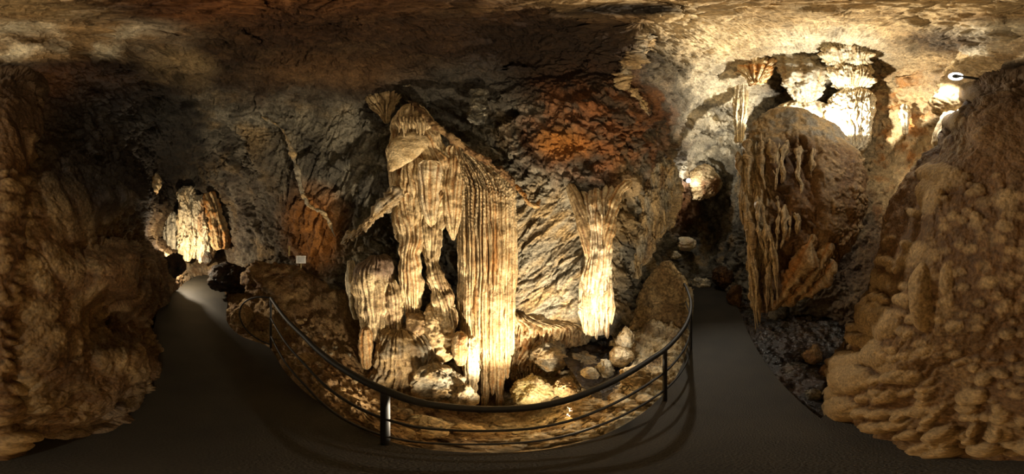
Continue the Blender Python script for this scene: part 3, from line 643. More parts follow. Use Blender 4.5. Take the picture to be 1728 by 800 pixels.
# --- stumps at the left of the pit
def surf_stump(P, u):
    h, C = s_flow(P, u, 22, 1, (CREAM, TAN, BROWN), 260, 1, .035, .6)
    return h, mixc(C, lin(104, 84, 70), sstep(1.1, 1.26, P[..., 2] + .12 * fbm(P * 6, 2, 261)) * .85)
form('stalagmite', [(434, 628, 642, 2.2), (444, 614, 656, 2.05), (462, 600, 664, 1.98), (490, 598, 665, 1.95), (520, 600, 662, 1.93), (550, 608, 658, 1.92), (578, 616, 650, 1.95)],
     surf_stump, 'thick dark-topped stalagmite stump with fluted sides left of the columns', 'stalagmite', nu=150, nv=120, depth=.9)
form('stalagmite', [(476, 655, 665, 2.05), (492, 650, 676, 1.98), (520, 650, 680, 1.94), (548, 654, 680, 1.92), (570, 660, 676, 1.92)],
     F(10, (TAN, CREAM, BROWN), 262, .02, .8), 'narrow lumpy stalagmite close against the thick fluted stump', 'stalagmite', nu=80, nv=90, depth=.9)
form('stalagmite', [(556, 612, 622, 1.85), (572, 606, 628, 1.8), (600, 606, 630, 1.76), (624, 612, 626, 1.76)],
     F(8, (TAN, MUD, HONEY), 264, .012, .4), 'small ochre cone below the thick fluted stump', 'stalagmite', nu=60, nv=60, depth=.9)
form('stalactite_fringe', [(440, 586, 596, 2.4), (470, 583, 602, 2.35), (505, 588, 606, 2.3), (540, 596, 608, 2.3)],
     F(7, (PALE, TAN, GREY), 266, .02, .4), 'pale narrow drip strip on the wall beside the thick fluted stump', 'stalactite', nu=50, nv=80, depth=.7)
form('flowstone_mound', [(556, 660, 700, 1.9), (572, 640, 735, 1.76), (600, 632, 752, 1.66), (630, 630, 750, 1.58), (660, 636, 725, 1.5), (690, 650, 700, 1.45)],
     F(26, (TAN, GREY, MUD), 268, .04, .9), 'broad grey ribbed flowstone mound below the waisted columns', 'flowstone', nu=170, nv=110, depth=.6)
form('flowstone_mound', [(530, 690, 712, 1.95), (545, 686, 720, 1.86), (562, 688, 724, 1.82), (582, 696, 720, 1.8)],
     Pp(2.2, (TAN, MUD, BROWN), 270, .3), 'rounded brown knob on top of the grey ribbed mound', 'flowstone', nu=70, nv=60, depth=.9)
form('flowstone_mound', [(505, 738, 756, 2.0), (530, 722, 764, 1.88), (560, 716, 762, 1.8), (590, 722, 764, 1.74), (612, 734, 760, 1.72)],
     Pp(2.0, (CREAM, TAN, MUD), 272, .45), 'pale lumpy stack of rounded flowstone at the foot of the thin column', 'flowstone', nu=100, nv=90, depth=.9)
form('stalagmite', [(562, 772, 782, 1.72), (574, 765, 788, 1.66), (595, 763, 789, 1.62), (618, 768, 786, 1.62)],
     F(5, (CREAM, TAN, HONEY), 274, .006, .25), 'smooth egg-shaped cream stalagmite left of the organ-pipe curtain foot', 'stalagmite', nu=60, nv=60, depth=.9)
form('stalagmite', [(570, 788, 800, 1.78), (590, 783, 806, 1.72), (630, 783, 808, 1.68), (668, 788, 804, 1.66)],
     F(9, (PALE, CREAM, TAN), 276, .012, .4), 'tall pale ribbed stalagmite standing against the curtain foot', 'stalagmite', nu=60, nv=80, depth=.9)

# --- mound on the far side of the walkway
mo = empty('flowstone_mound', PD(1350, 520, 3.0), 'giant bell-shaped mound with a pale dusty top and drips down its left side', 'flowstone')
def surf_mound(P, u):
    us = ((u + .5) % 1) - .5; us = us + .03 * fbm(P * 2, 2, 279)
    h, C = s_flow(P, u, 64, 1, (CREAM * .9, TAN, MUD), 280, 1, .05, .9, .04)
    lump = fbm(P * np.array([2.6, 2.6, 1.3]), 4, 282); hc_, Cc_ = s_pop(P, 1.3, (MUD, BROWN, DBROWN), 283, 1.0, .4)
    hp, Cp = s_pop(P, 2.6, (TAN, BROWN, MUD), 284, .5, .8, .7)
    cen = sstep(-.13, -.07, us) * (1 - sstep(.01, .06, us)); rt = sstep(.01, .07, us)
    hh = h * (1 - cen - rt) + (hc_ + .28 * lump - .06) * cen + (hp + .1 * fbm(P * 1.5, 2, 286)) * rt
    CC = C * (1 - cen - rt)[..., None] + Cc_ * cen[..., None] + Cp * rt[..., None]
    t = sstep(2.85, 3.15, P[..., 2] + .25 * fbm(P * 2.2, 3, 285))
    return hh * (1 - t) + (hp * .8 + .06 * lump) * t, mixc(CC, mixc(TAN * 1.1, GREY, sstep(-.2, .2, fbm(P * 7, 3, 287))), t * .85)
lathe('bell', [(180, 1308, 1356, 2.1), (187, 1284, 1390, 2.02), (200, 1260, 1420, 1.95), (225, 1247, 1446, 1.88), (262, 1243, 1464, 1.82), (305, 1247, 1474, 1.8), (345, 1250, 1470, 1.82), (385, 1256, 1455, 1.88), (420, 1260, 1436, 1.98), (450, 1263, 1412, 2.1), (478, 1266, 1376, 2.22), (505, 1268, 1335, 2.34), (528, 1274, 1306, 2.45)],
      surf_mound, M_FLOW, nu=360, nv=280, depth=.3, parent=mo, irr=.07)
rsd = np.random.RandomState(31)
DR = [(1254, 290, 560, .040), (1262, 350, 545, .045), (1270, 400, 556, .032), (1279, 330, 470, .03), (1288, 345, 526, .03), (1296, 380, 512, .036), (1304, 400, 530, .034), (1313, 330, 470, .022),
      (1322, 345, 420, .026), (1331, 350, 402, .022), (1340, 340, 396, .026), (1350, 352, 386, .02), (1266, 235, 330, .045), (1281, 225, 320, .04), (1298, 232, 300, .04), (1316, 240, 322, .036), (1334, 236, 310, .034), (1352, 244, 330, .04), (1370, 250, 300, .03), (1246, 255, 380, .035)]
for k, (x, y0, y1, r0) in enumerate(DR):
    yy = np.linspace(y0, y1, 6); off = 2.2 * np.cumsum(rsd.normal(size=6)) + (yy - y0) * (.10 if x < 1300 else -.02)
    dd = 1.84 - .06 * np.sin(np.pi * np.clip((yy - y0) / 90, 0, .6)) + np.clip(yy - 380, 0, 200) * .0024 + max(0, 1300 - x) * .0035
    sweep('drip', [PD(x + off[j], yy[j], dd[j]) for j in range(6)], r0 * .8 * np.array([.9, 1.1, 1.0, .8, .6, .3]), lambda P, u, k=k: s_flow(P, u, 4, 1, (CREAM * .9, TAN, MUD), 290 + k, 1, .012, .9), M_FLOW, 22, 70, mo)
for k, q in enumerate(([(1303, 520, 2.36), (1330, 478, 2.16), (1356, 440, 2.0), (1374, 395, 1.9)], [(1318, 516, 2.4), (1350, 484, 2.22), (1384, 446, 2.04), (1402, 408, 1.94)], [(1336, 508, 2.44), (1372, 482, 2.26), (1408, 440, 2.08)])):
    sweep('fold', [PD(*p) for p in q], [.05, .08, .08, .05][:len(q)], lambda P, u, k=k: s_flow(P, u, 4, 1, (TAN, MUD, HONEY), 330 + k, 1, .02, 1.2), M_FLOW, 30, 80, mo, 1.4)
# --- lit cascades high above the mound
def casc(rows, label, s, n=24, deep=.05, c=(PALE, CREAM, TAN), rough=.6, **kw):
    return form('flowstone_cascade', rows, F(n, c, s, deep, rough), label, 'flowstone', **dict(dict(nu=150, nv=80, depth=.6), **kw))
casc([(62, 1398, 1444, 1.72), (72, 1388, 1464, 1.72), (86, 1386, 1470, 1.8), (98, 1392, 1466, 1.98), (105, 1403, 1456, 2.24), (112, 1398, 1474, 2.2), (124, 1400, 1474, 2.26), (138, 1406, 1466, 2.44), (147, 1416, 1460, 2.68), (156, 1404, 1474, 2.62), (178, 1393, 1474, 2.64), (205, 1396, 1468, 2.72), (250, 1410, 1460, 2.9)],
     'brightest tiered flowstone cascade on the vault, blown out just behind the bell mound', 301, n=34, deep=.06, rough=1.3, nu=220, nv=240, depth=.5, irr=.12)
casc([(166, 1325, 1372, 2.95), (173, 1312, 1400, 2.85), (186, 1308, 1404, 2.8), (205, 1325, 1396, 2.85)], 'low bright ledge over the top of the bell mound', 306, n=14)
casc([(70, 1330, 1352, 2.0), (80, 1318, 1376, 1.98), (100, 1312, 1390, 2.08), (122, 1316, 1396, 2.2), (142, 1326, 1390, 2.4), (165, 1340, 1380, 2.7)], 'round pale boss beside the brightest cascade, toward the honey bracket', 307, n=9, deep=.02, rough=1.8, irr=.2, c=(lin(168, 156, 130), GREY, TAN))
casc([(88, 1268, 1300, 2.25), (96, 1254, 1312, 2.15), (112, 1250, 1302, 2.15), (128, 1256, 1290, 2.2), (140, 1266, 1286, 2.3)], 'honey bracket of flowstone jutting from the vault at the edge of the light', 309, n=10, c=(CREAM, HONEY, HONEY), rough=1.5, irr=.25)
casc([(130, 1240, 1262, 2.75), (160, 1238, 1262, 2.75), (200, 1238, 1258, 2.75), (240, 1242, 1254, 2.8)], 'straight pale wall drip hanging under the honey bracket', 310, n=8, deep=.02)
casc([(175, 1520, 1535, 2.7), (190, 1518, 1536, 2.66), (210, 1522, 1534, 2.68), (226, 1525, 1531, 2.72)], 'lone pale drip streak on the yellowish wall', 311, n=6, deep=.015, nu=50)
form('pale_bulge', [(72, 1640, 1728, 1.36), (84, 1612, 1740, 1.34), (104, 1590, 1745, 1.34), (130, 1578, 1740, 1.38), (155, 1576, 1700, 1.46), (178, 1580, 1650, 1.58), (192, 1588, 1610, 1.7)],
     Pp(1.6, (CREAM, TAN, MUD), 313, .35), 'big pale bulge of flowstone behind the round lamp', 'flowstone', nu=200, nv=110, depth=.4)
form('pale_bulge', [(150, 1620, 1646, 1.66), (170, 1602, 1656, 1.58), (195, 1588, 1646, 1.56), (220, 1578, 1630, 1.58), (248, 1574, 1606, 1.66)],
     F(14, (PALE, CREAM, TAN), 315, .02, .4), 'smooth cream slope lit by the round lamp, tucked behind the brown mass', 'flowstone', nu=110, nv=90, depth=.6)
casc([(33, 1668, 1728, 1.2), (38, 1640, 1735, 1.18), (48, 1630, 1738, 1.2), (60, 1640, 1735, 1.26), (68, 1665, 1722, 1.32)], 'row of curled pale folds on the ceiling above the round lamp', 317, n=30, deep=.05, c=(CREAM, TAN, HONEY))
# --- ledges and ridges under the ceiling
tag(sweep('ceiling_ridge', [PD(1078, 48, .95), PD(1094, 64, 1.12), PD(1090, 84, 1.3), PD(1066, 104, 1.5), PD(1052, 124, 1.75), PD(1060, 148, 1.95), PD(1082, 170, 2.15), PD(1096, 196, 2.35)],
          [.03, .06, .06, .07, .06, .05, .05, .03], lambda P, u: s_rock(P, 2.6, (TAN, MUD, GREY), 320, (0, 0, 0), 1.1, .6), M_ROCK, 40, 200),
    'winding pale ridge on the ceiling along the edge of the dark hollow', 'rock')
tag(sweep('ceiling_ridge', [PD(440, 196, 2.95), PD(478, 222, 2.75), PD(496, 268, 2.72), PD(508, 318, 2.78), PD(520, 345, 2.8), PD(548, 362, 2.75), (PD(566, 400, 2.8))], [.015, .03, .03, .035, .03, .03, .02],
          lambda P, u: s_rock(P, 2.6, (GREY, TAN, GREY), 322, (0, 0, 0), .35, .5), M_ROCK, 30, 140),
    'grey vein-like ridge curving down the wall above the ochre patch', 'rock')
tag(sweep('ceiling_ridge', [PD(6, 130, 1.5), PD(40, 168, 1.34), PD(22, 210, 1.3), PD(12, 250, 1.24), PD(40, 300, 1.14), PD(52, 340, 1.02)], [.05, .06, .06, .05, .07, .05],
          lambda P, u: s_rock(P, 2.6, (BROWN, MUD, DBROWN), 324, (0, 0, 0), .4, .4), M_ROCK, 30, 140),
    'winding brown rib on the dark wall left of the passage, below the pale ceiling patch', 'rock')
form('ceiling_boss', [(112, 22, 50, 1.5), (124, 16, 62, 1.4), (140, 18, 62, 1.36), (156, 26, 54, 1.4), (164, 34, 46, 1.5)], Pp(1.6, (TAN, MUD, BROWN), 326, .4),
     'tan knob of rock under the pale ceiling patch', 'rock', M_POP, nu=90, nv=60, depth=.8)
form('ceiling_boss', [(30, 800, 835, 1.18), (36, 782, 840, 1.12), (44, 778, 832, 1.16), (54, 790, 812, 1.26)], Rk(2, (TAN, CREAM, MUD), 328, .3),
     'pale slab jutting from the dark ceiling above the cream drapery', 'rock', M_ROCK, nu=90, nv=50, depth=.5)
form('ceiling_boss', [(150, 800, 820, 2.3), (165, 792, 824, 2.15), (190, 788, 822, 2.1), (206, 796, 818, 2.2)], Rk(2, (DGREY, GREY, BLACK), 330, .4, 1.0),
     'dark jagged block under the ceiling right of the hood', 'rock', M_ROCK, nu=90, nv=60, depth=.7, power=3)

# --- left passage
def RV(c, s): return lambda P, u: s_rock(P, .9, c, s, (0, 0, 0), 1.6, .7, (1.6, 1.6, .45))
form('flowstone_column', [(314, 312, 326, 7.4), (324, 303, 332, 7.1), (350, 299, 334, 6.9), (390, 298, 336, 6.8), (425, 300, 336, 6.7), (442, 305, 330, 6.7)],
     RV((PALE, CREAM, TAN), 340), 'tall smooth pale flowstone pillar brightly lit at the end of the left passage', 'flowstone', nu=120, nv=130, depth=.7, irr=.12)
form('flowstone_column', [(330, 330, 342, 7.2), (345, 328, 352, 6.9), (380, 330, 358, 6.7), (415, 330, 362, 6.6), (440, 334, 358, 6.6)],
     RV((CREAM, PALE, HONEY), 341), 'cracked cream flowstone leaning on the tall pale pillar in the left passage', 'flowstone', nu=120, nv=120, depth=.7, irr=.15)
form('flowstone_column', [(355, 285, 292, 7.8), (370, 280, 298, 7.6), (395, 276, 300, 7.5), (420, 278, 300, 7.5)],
     F(8, (PALE, GREY, GREY), 342, .1, 1.5), 'whitish fluted strip just left of the lit cream flowstone in the passage', 'flowstone', nu=60, nv=70, depth=.7)
form('flowstone_column', [(325, 345, 360, 6.4), (350, 350, 372, 6.2), (385, 356, 382, 6.0), (420, 360, 388, 5.9)],
     F(8, (TAN, HONEY, BROWN), 344, .1, 1.5), 'orange-brown fluted rock right of the lit cream flowstone in the passage', 'flowstone', nu=70, nv=70, depth=.7)
form('cave_rock', [(292, 256, 270, 5.6), (302, 246, 271, 5.4), (316, 243, 268, 5.3), (328, 247, 262, 5.4), (336, 252, 258, 5.5)], Pp(.9, (CREAM, TAN, HONEY), 346, .8),
     'small lit cream knob of rock floating out of the dark above the passage', 'rock', nu=70, nv=60, depth=.8)
ST = [  # name, x, y, d, w, h, colours, angular, label
    ('boulder', 292, 446, 4.9, 46, 54, (DBROWN, BLACK, DGREY), .75, 'dark rounded boulder at the left side of the lit passage floor'),
    ('boulder', 350, 436, 6.2, 20, 22, (DGREY, DBROWN, BROWN), .5, 'small dark boulder in front of the lit cream flowstone'),
    ('boulder', 392, 470, 4.6, 84, 54, (DBROWN, BLACK, DGREY), .75, 'big dark boulder at the bend of the left passage floor'),
    ('boulder', 466, 474, 3.5, 116, 70, (MUD, BROWN, GREY), .75, 'large tilted brown slab of rock below the white sign'),
    ('boulder', 410, 538, 3.0, 44, 60, (TAN, MUD, GREY), .6, 'tan boulder beside the walkway behind the railing hoop'),
    ('boulder', 440, 548, 2.75, 30, 36, (BROWN, MUD, DBROWN), .6, 'brown stone seen through the railing hoop'),
    ('boulder', 738, 650, 1.5, 88, 66, (GREY, TAN, DGREY), .85, 'large grey angular block with a dark side below the pale lumpy stack'),
    ('boulder', 782, 672, 1.4, 54, 58, (TAN, GREY, CREAM), .5, 'rounded tan boulder in front of the tall pale stalagmite'),
    ('boulder', 900, 662, 1.75, 80, 58, (lin(214, 196, 138), CREAM, TAN), .7, 'yellowish pitted boulder at the foot of the cream apron'),
    ('boulder', 984, 608, 2.0, 64, 24, (TAN, GREY, MUD), .8, 'flat tan block bridging the dark gap below the bright column'),
    ('boulder', 995, 636, 1.65, 36, 36, (CREAM, PALE, TAN), .15, 'smooth pale egg-shaped stone under the flat tan block'),
    ('boulder', 1022, 628, 1.72, 42, 46, (GREY, PALE, TAN), .8, 'wet grey pointed stone beside the smooth egg-shaped stone'),
    ('boulder', 955, 655, 1.6, 46, 36, (TAN, MUD, GREY), .6, 'brownish stone in shade beside the yellowish boulder'),
    ('boulder', 1048, 602, 1.8, 44, 36, (CREAM, TAN, GREY), .35, 'rounded cream stone beneath the glaring wet rock'),
    ('boulder', 1056, 572, 2.0, 36, 40, (PALE, CREAM, TAN), .5, 'glaring wet rock lit at close range beside the black hollow'),
    ('boulder', 1075, 636, 1.4, 62, 32, (CREAM, TAN, MUD), .5, 'long pale stone lying behind the top rail near the front post'),
    ('boulder', 925, 600, 2.15, 70, 52, (GREY, TAN, MUD), .6, 'grey rock in the shade under the cream apron'),
    ('boulder', 1155, 412, 6.4, 42, 26, (PALE, CREAM, lin(210, 180, 160)), .3, 'pale rounded rock above the far end of the right walkway'),
    ('boulder', 1138, 432, 5.6, 26, 18, (PALE, GREY, GREY), .6, 'small whitish rock in front of the pale rounded rock'),
    ('boulder', 1186, 478, 5.6, 40, 20, (GREY, PALE, DGREY), .7, 'wet grey-white rock at the end of the right walkway'),
    ('boulder', 1218, 470, 5.2, 40, 40, (DBROWN, BROWN, BLACK), .6, 'dark rock along the right edge of the far walkway'),
    ('boulder', 1240, 500, 4.0, 30, 40, (BROWN, DBROWN, MUD), .6, 'brown rock between the far walkway and the bell mound drips'),
    ('boulder', 1372, 602, 1.95, 40, 38, (MUD, BROWN, DBROWN), .5, 'brown wet stone in the recess below the bell mound'),
    ('boulder', 1346, 632, 1.75, 64, 34, (DGREY, DBROWN, GREY), .6, 'dark wet stone lying beside the walkway in the recess'),
    ('boulder', 1400, 628, 1.65, 40, 36, (BROWN, DBROWN, MUD), .5, 'low brown stone at the foot of the brown flowstone mass'),
    ('boulder', 1374, 668, 1.25, 34, 30, (DGREY, GREY, DBROWN), .6, 'grey wet stone between the walkway and the brown flowstone mass'),
    ('boulder', 716, 716, 1.0, 90, 24, (PALE, CREAM, GREY), .6, 'pale flat stone under the top rail near the middle post'),
    ('boulder', 780, 728, .95, 84, 20, (CREAM, TAN, MUD), .6, 'cream flat stone below the organ-pipe curtain, behind the mid rail'),
    ('boulder', 694, 728, .82, 36, 18, (BROWN, MUD, TAN), .5, 'small brown stone right of the middle post'),
    ('boulder', 1000, 690, 1.1, 96, 32, (TAN, CREAM, MUD), .55, 'tan slab between top and mid rail below the egg-shaped stone'),
    ('boulder', 675, 700, 1.12, 46, 28, (TAN, GREY, MUD), .6, 'tan stone behind the middle post'),
]
rs2 = np.random.RandomState(21); n2_ = 0
while n2_ < 34:
    x = rs2.uniform(655, 1140)
    kd_ = float(np.interp(x, [640, 680, 720, 780, 840, 900, 960, 1010, 1060, 1100, 1130, 1150], [.63, .54, .5, .47, .46, .48, .54, .62, .78, .98, 1.32, 1.75]))
    d = kd_ + rs2.uniform(.09, .5); a = float(az_of(x)); z = Wp[-1]
    for i in range(len(pts)): z += Wp[i] * math.hypot(math.sin(a) * d - pts[i, 0], math.cos(a) * d - pts[i, 1])
    s_ = rs2.uniform(.03, .085); y = 400 + PXD * math.degrees(math.atan2(EYE - z - s_ * .15, d)); w = 2 * math.degrees(math.atan(s_ / d)) * PXD
    tag(stone('flat_stone', x, y, d, w, w * rs2.uniform(.3, .5) * math.cos(math.radians((y - 400) / PXD)), rs2.uniform(.7, 1.1), rs2.uniform(-1, 1), [(TAN, CREAM, MUD), (PALE, TAN, GREY), (MUD, TAN, BROWN)][n2_ % 3], 700 + n2_, .8, None, None, 24),
        'pale flat stone lying on the rubble just behind the curved lower rails', 'rock', 'flat stones along the kerb behind the lower rails')
    n2_ += 1
for k, (nm, x, y, d, w, hgt, c, ang, lab) in enumerate(ST):
    tag(stone(nm, x, y, d, w, hgt, .9, (k * 1.7) % 1.0 - .5, c, 400 + k, ang if ang < .3 else min(1, ang + .25), M_WET if ('wet' in lab) else M_ROCK, None, 48 if w < 60 else 64), lab, 'rock')
form('sloping_slab', [(440, 1118, 1134, 3.2), (462, 1102, 1146, 3.02), (500, 1080, 1160, 2.78), (540, 1064, 1167, 2.52), (580, 1052, 1160, 2.3), (618, 1054, 1128, 2.08)],
     lambda P, u: s_rock(P, 1.6, (TAN, MUD, CREAM), 360, (0, 0, 0), .45, .7), 'big tan sloping slab at the bend of the railing', 'rock', M_ROCK, nu=150, nv=130, depth=.35, irr=.1)
# rubble along the kerb and up the slope
def pit_z(x, y):
    z = Wp[-1]
    for i in range(len(pts)): z += Wp[i] * math.hypot(x - pts[i, 0], y - pts[i, 1])
    return z
rs = np.random.RandomState(5); nn = 0
while nn < 90:
    x = rs.uniform(470, 690); d = rs.uniform(.7, 2.6)
    kd_ = np.interp(x, [460, 480, 520, 560, 600, 640, 680, 720], [2.2, 1.65, 1.2, .95, .76, .6, .52, .48])
    if d < kd_ + .1 or d > kd_ + 1.3: continue
    a = float(az_of(x)); z = pit_z(math.sin(a) * d, math.cos(a) * d)
    if z < -1 or z > .9: continue
    s = rs.uniform(.02, .055) * (1 + .4 * (rs.rand() < .2)); y = 400 + PXD * math.degrees(math.atan2(EYE - z - s * .4, d))
    w = 2 * math.degrees(math.atan(s / d)) * PXD
    tag(stone('rubble_stone', x, y, d, w, w * .8 * math.cos(math.radians((y - 400) / PXD)), rs.uniform(.7, 1.2), rs.uniform(-1, 1), [(TAN, MUD, GREY), (MUD, BROWN, TAN), (GREY, TAN, BROWN)][nn % 3], 500 + nn, .7, None, None, 16),
        'loose brown rubble stone on the slope between the kerb and the fluted stump', 'rock', 'loose rubble stones on the slope behind the railing')
    nn += 1

#RAIL
# ------------------------------------------------------------------ railing
TOP = [(457, 503, .87), (480, 535, .88), (520, 575, .9), (560, 610, .94), (600, 635, .97), (650, 659, .98), (700, 677, .96), (760, 687, .93), (830, 691, .9), (900, 687, .88), (960, 674, .86),
       (1010, 655, .84), (1060, 630, .82), (1100, 605, .81), (1122, 590, .8), (1150, 560, .8), (1163, 535, .8), (1166, 512, .8), (1160, 490, .82), (1145, 463, .84), (1130, 440, .9), (1124, 428, 1.0)]
tp = np.array([GND(x, y, z) for x, y, z in TOP]); ti = np.arange(len(tp)); tq = np.linspace(0, len(tp) - 1, 260)
RT = np.stack([pinterp(tq, ti, tp[:, k]) for k in range(3)], -1)
rail = empty('railing', (float(tp[5][0]), float(tp[5][1]), 0), 'dark steel three-bar railing curving along the walkway edge above the pit', 'railing')
def tube(name, P, r, parent, mat=M_RAIL, nu=14):
    P = np.asarray(P); T = np.gradient(P, axis=0); T /= np.linalg.norm(T, axis=1, keepdims=True)
    A = np.cross(T, [0.03, .05, 1.0]); bad = np.linalg.norm(A, axis=1) < .2
    A[bad] = np.cross(T[bad], [1.0, .1, 0]); A /= np.linalg.norm(A, axis=1, keepdims=True); B = np.cross(T, A)
    th = np.linspace(0, 2 * np.pi, nu, endpoint=False)
    V = P[:, None] + (A[:, None] * np.cos(th)[None, :, None] + B[:, None] * np.sin(th)[None, :, None]) * np.broadcast_to(r, len(P))[:, None, None]
    V = np.concatenate([V.reshape(-1, 3), P[:1], P[-1:]]); j = np.arange(nu); j2 = (j + 1) % nu; k0 = len(P) * nu
    return mesh_obj(name, V, [grid_faces(len(P), nu, True, True), np.stack([np.full(nu, k0), j, j2], -1), np.stack([np.full(nu, k0 + 1), (len(P) - 1) * nu + j2, (len(P) - 1) * nu + j], -1)], mat, None, parent)
tube('top_rail', RT, .019, rail)
for f in (.64, .27):
    Q = RT.copy(); Q[:, 2] *= f; tube('lower_rail', Q[:250], .0095, rail)
def post(i, r=.0165):
    p = tp[i]; ph = empty_none = None
    z = np.linspace(-.14, p[2], 8); P = np.stack([np.full(8, p[0]), np.full(8, p[1]), z], -1)
    po = tube('post', P, r, rail)
    fl = np.array([[p[0], p[1], .004], [p[0], p[1], .010]])
for i in (0, 5, 14, 17, 19): post(i)
# rounded end hoop at the left end
e0 = tp[0]; out = PD(402, 540, 2.45) - e0; out[2] = 0
tt = np.linspace(0, np.pi, 40)
hp_ = np.array([e0 + out * (.95 * math.sin(t)) + np.array([0, 0, -(e0[2] - .06) * (1 - math.cos(t)) / 2]) for t in tt])
tube('end_hoop', hp_, .012, rail)
# ------------------------------------------------------------------ lamps, sign
def cyl(name, a, b, r0, r1, parent, mat, n=32, hollow=False):
    a, b = np.asarray(a), np.asarray(b); T = (b - a) / np.linalg.norm(b - a)
    return tube(name, np.array([a, a + (b - a) * .5, b]), np.array([r0, (r0 + r1) / 2, r1]), parent, mat, n)
lp = PD(1613, 129, 1.22)
lamp = empty('spot_lamp', lp, 'round glowing lamp with a dark stem sticking out over the brown flowstone mass', 'lamp')
toward = -(lp - [0, 0, EYE]); toward /= np.linalg.norm(toward)
pe = PD(1650, 133, 1.27); ax = (pe - lp) / np.linalg.norm(pe - lp)
# ring diffuser
th = np.linspace(0, 2 * np.pi, 48, endpoint=False); e1 = np.cross(toward, ax); e1 /= np.linalg.norm(e1); e2 = np.cross(e1, toward)
face = .72 * toward + .35 * e1; face /= np.linalg.norm(face); e2 = ax - face * (ax @ face); e2 /= np.linalg.norm(e2); e1 = np.cross(face, e2)
RR, rr_ = .044, .014
ring_ = np.array([lp + (e2 * math.cos(a) + e1 * math.sin(a)) * RR for a in np.linspace(0, 2 * np.pi, 49)])
tube('lit_ring', ring_, rr_, lamp, M_LIT, 12)
cyl('lamp_housing', lp - face * .02, lp + face * .014, .03, .026, lamp, M_LAMPBODY)
cyl('stem', lp + face * .008 + e2 * .006, pe, .02, .017, lamp, M_LAMPBODY, 20)
tube('cable', np.array([pe + (PD(1678, 118, 1.42) - pe) * t + np.array([0, 0, -.02 * math.sin(t * 3.1)]) for t in np.linspace(0, 1, 14)]), .004, lamp, M_LAMPBODY, 8)
bl = PD(1162, 305, 5.2)
lamp2 = empty('passage_lamp', bl, 'small glaring lamp deep in the right passage', 'lamp')
th = np.linspace(0, np.pi, 14)[:, None]; p2 = np.linspace(0, 2 * np.pi, 24, endpoint=False)[None]
S = np.stack(np.broadcast_arrays(np.sin(th) * np.cos(p2), np.sin(th) * np.sin(p2), np.cos(th) + p2 * 0), -1)
mesh_obj('bulb', bl + S * .07, [grid_faces(14, 24, True, True)], M_BULB, None, lamp2)
cyl('lamp_housing', bl + np.array([.02, .06, .02]), bl + np.array([.06, .2, .08]), .075, .05, lamp2, M_LAMPBODY, 20)
form('cave_rock', [(276, 1178, 1200, 5.9), (288, 1168, 1212, 5.7), (306, 1164, 1218, 5.6), (322, 1166, 1204, 5.7), (338, 1168, 1180, 5.8)], Rk(1.2, (CREAM, TAN, RUST), 350, .6, .6),
     'rough pinkish rock lit by the small lamp deep in the right passage', 'rock', M_ROCK, nu=100, nv=70, depth=.7)
sp = PD(508, 438, 2.95); sg = empty('sign', sp + np.array([0, 0, -.14]), 'small white sign standing on the brown slab by the ochre wall', 'sign')
a = float(az_of(508)); Rv = np.array([math.cos(a), -math.sin(a), 0]); Dv = np.array([math.sin(a), math.cos(a), 0])
def box(name, c, hx, hy, hz, mat, parent, bev=.003, tilt=0.0):
    bm = bmesh.new(); bmesh.ops.create_cube(bm, size=2)
    for v in bm.verts:
        q = v.co; v.co = Vector(Rv) * q.x * hx + Vector(Dv) * (q.y * hy + q.z * hz * tilt) + Vector((0, 0, q.z * hz))
    bmesh.ops.bevel(bm, geom=bm.edges[:], offset=bev, segments=2, affect='EDGES')
    off = Vector(c) - Vector(parent.location)
    for v in bm.verts: v.co += off
    me = bpy.data.meshes.new(name); bm.to_mesh(me); bm.free(); me.materials.append(mat)
    o = bpy.data.objects.new(name, me); COL.objects.link(o); o.parent = parent; return o
box('board', sp, .088, .008, .068, M_SIGN, sg, .004, .25)
box('panel', sp - Dv * .011, .066, .003, .045, plain('sign_print', lin(188, 190, 192), .5), sg, .001, .25)
box('stake', sp + Dv * .025 + np.array([0, 0, -.09]), .012, .008, .07, M_WOOD, sg)
mp = PD(488, 424, 3.05); mk = empty('marker_post', mp + np.array([0, 0, -.08]), 'short yellowish marker post on the brown slab left of the white sign', 'post')
box('stake', mp, .016, .012, .09, M_WOOD, mk, .004); box('cap', mp + np.array([0, 0, .092]), .02, .016, .008, M_WOOD, mk, .002)

#LIGHTS
# ------------------------------------------------------------------ lights: the show cave's own lamps, plus an added pit fill
def point(name, p, w, col=(1, .8, .55), r=.05):
    l = bpy.data.lights.new(name, 'POINT'); l.energy = w; l.color = col; l.shadow_soft_size = r
    o = bpy.data.objects.new(name, l); COL.objects.link(o); o.location = p; return o
def spot(name, p, tgt, w, ang=90, col=(1, .8, .55), r=.05, blend=.6):
    l = bpy.data.lights.new(name, 'SPOT'); l.energy = w; l.color = col; l.shadow_soft_size = r; l.spot_size = math.radians(ang); l.spot_blend = blend
    o = bpy.data.objects.new(name, l); COL.objects.link(o); o.location = p
    o.rotation_euler = (Vector(tgt) - Vector(p)).to_track_quat('-Z', 'Y').to_euler(); return o
WARM = (1, .82, .58); WHITE = (1, .93, .82)
spot('pit_lamp_main', PD(945, 700, 1.15), PD(775, 230, 2.2), 600, 122, WARM, .03, 1)
spot('pit_lamp_side', PD(1075, 655, 1.05), PD(975, 380, 2.1), 165, 115, WARM, .03, 1)
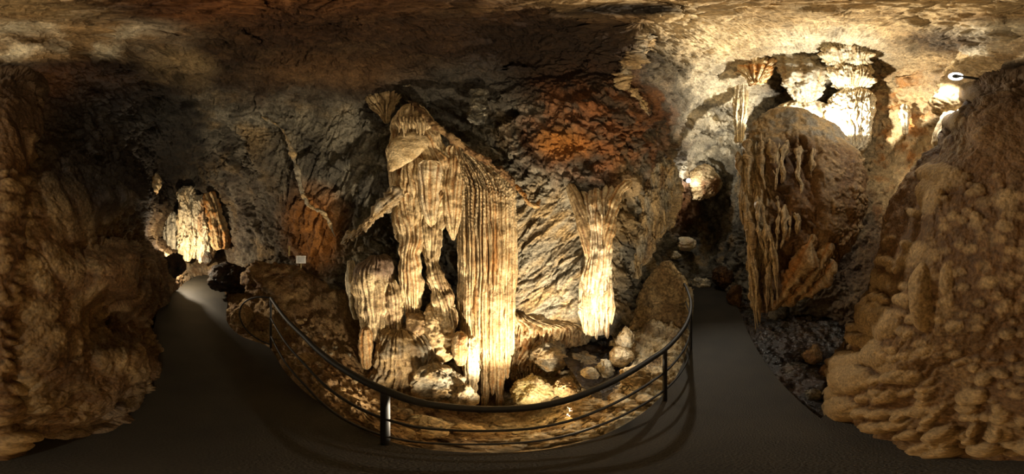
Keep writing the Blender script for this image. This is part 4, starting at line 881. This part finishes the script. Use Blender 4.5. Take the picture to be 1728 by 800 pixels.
spot('pit_fill_light', PD(930, 704, 1.1), PD(895, 600, 2.2), 34, 130, WARM, .03, 1)  # added fill without a fitting, brightens the apron and curtain foot
point('pit_lamp_rock', PD(1046, 588, 1.62), 3, WHITE, .02)
spot('pit_lamp_rubble', PD(722, 706, .92), PD(590, 430, 2.4), 60, 125, WARM, .03, 1)
vl = PD(1403, 207, 2.4); vd = np.array([math.sin(float(az_of(1420))), math.cos(float(az_of(1420))), 0])
spot('vault_lamp', vl, vl + np.array([0, 0, 1.0]) + vd * .2, 370, 168, WHITE, .04, .16)
spot('ring_lamp_beam', lp - e2 * .09, PD(1510, 240, 2.1), 60, 165, WHITE, .02, .8)
spot('passage_lamp_right', bl + np.array([-.1, -.1, .02]), (0.3, -.9, 1.4), 340, 75, (1, .88, .7), .04)
point('passage_lamp_glow', bl + np.array([.11, .02, .1]), 30, WHITE, .03)
point('passage_lamp_left', PD(306, 434, 5.35), 240, WARM, .04)

w = bpy.data.worlds.new('dark'); w.use_nodes = True; w.node_tree.nodes['Background'].inputs[0].default_value = (0, 0, 0, 1); scn.world = w
# ------------------------------------------------------------------ camera
cam = bpy.data.cameras.new('camera'); co = bpy.data.objects.new('camera', cam); COL.objects.link(co)
co.location = (0, 0, EYE); co.rotation_euler = (math.pi / 2, 0, 0); cam.type = 'PANO'; cam.clip_start = .01; cam.clip_end = 100
half = math.radians(400 / PXD)
for holder in (cam, getattr(cam, 'cycles', None)):
    if holder is None: continue
    try:
        holder.panorama_type = 'EQUIRECTANGULAR'
        holder.latitude_min, holder.latitude_max = -half, half; holder.longitude_min, holder.longitude_max = -math.pi, math.pi
    except Exception as ex: print('pano', holder, ex)
scn.camera = co
scn.view_settings.view_transform = 'Standard'; scn.view_settings.look = 'None'; scn.view_settings.gamma = 1; scn.view_settings.exposure = 0
scn.view_settings.use_curve_mapping = False
scn.cycles.max_bounces = 6; scn.cycles.diffuse_bounces = 2; scn.cycles.glossy_bounces = 2
scn.cycles.use_denoising = True; scn.cycles.sample_clamp_indirect = 8
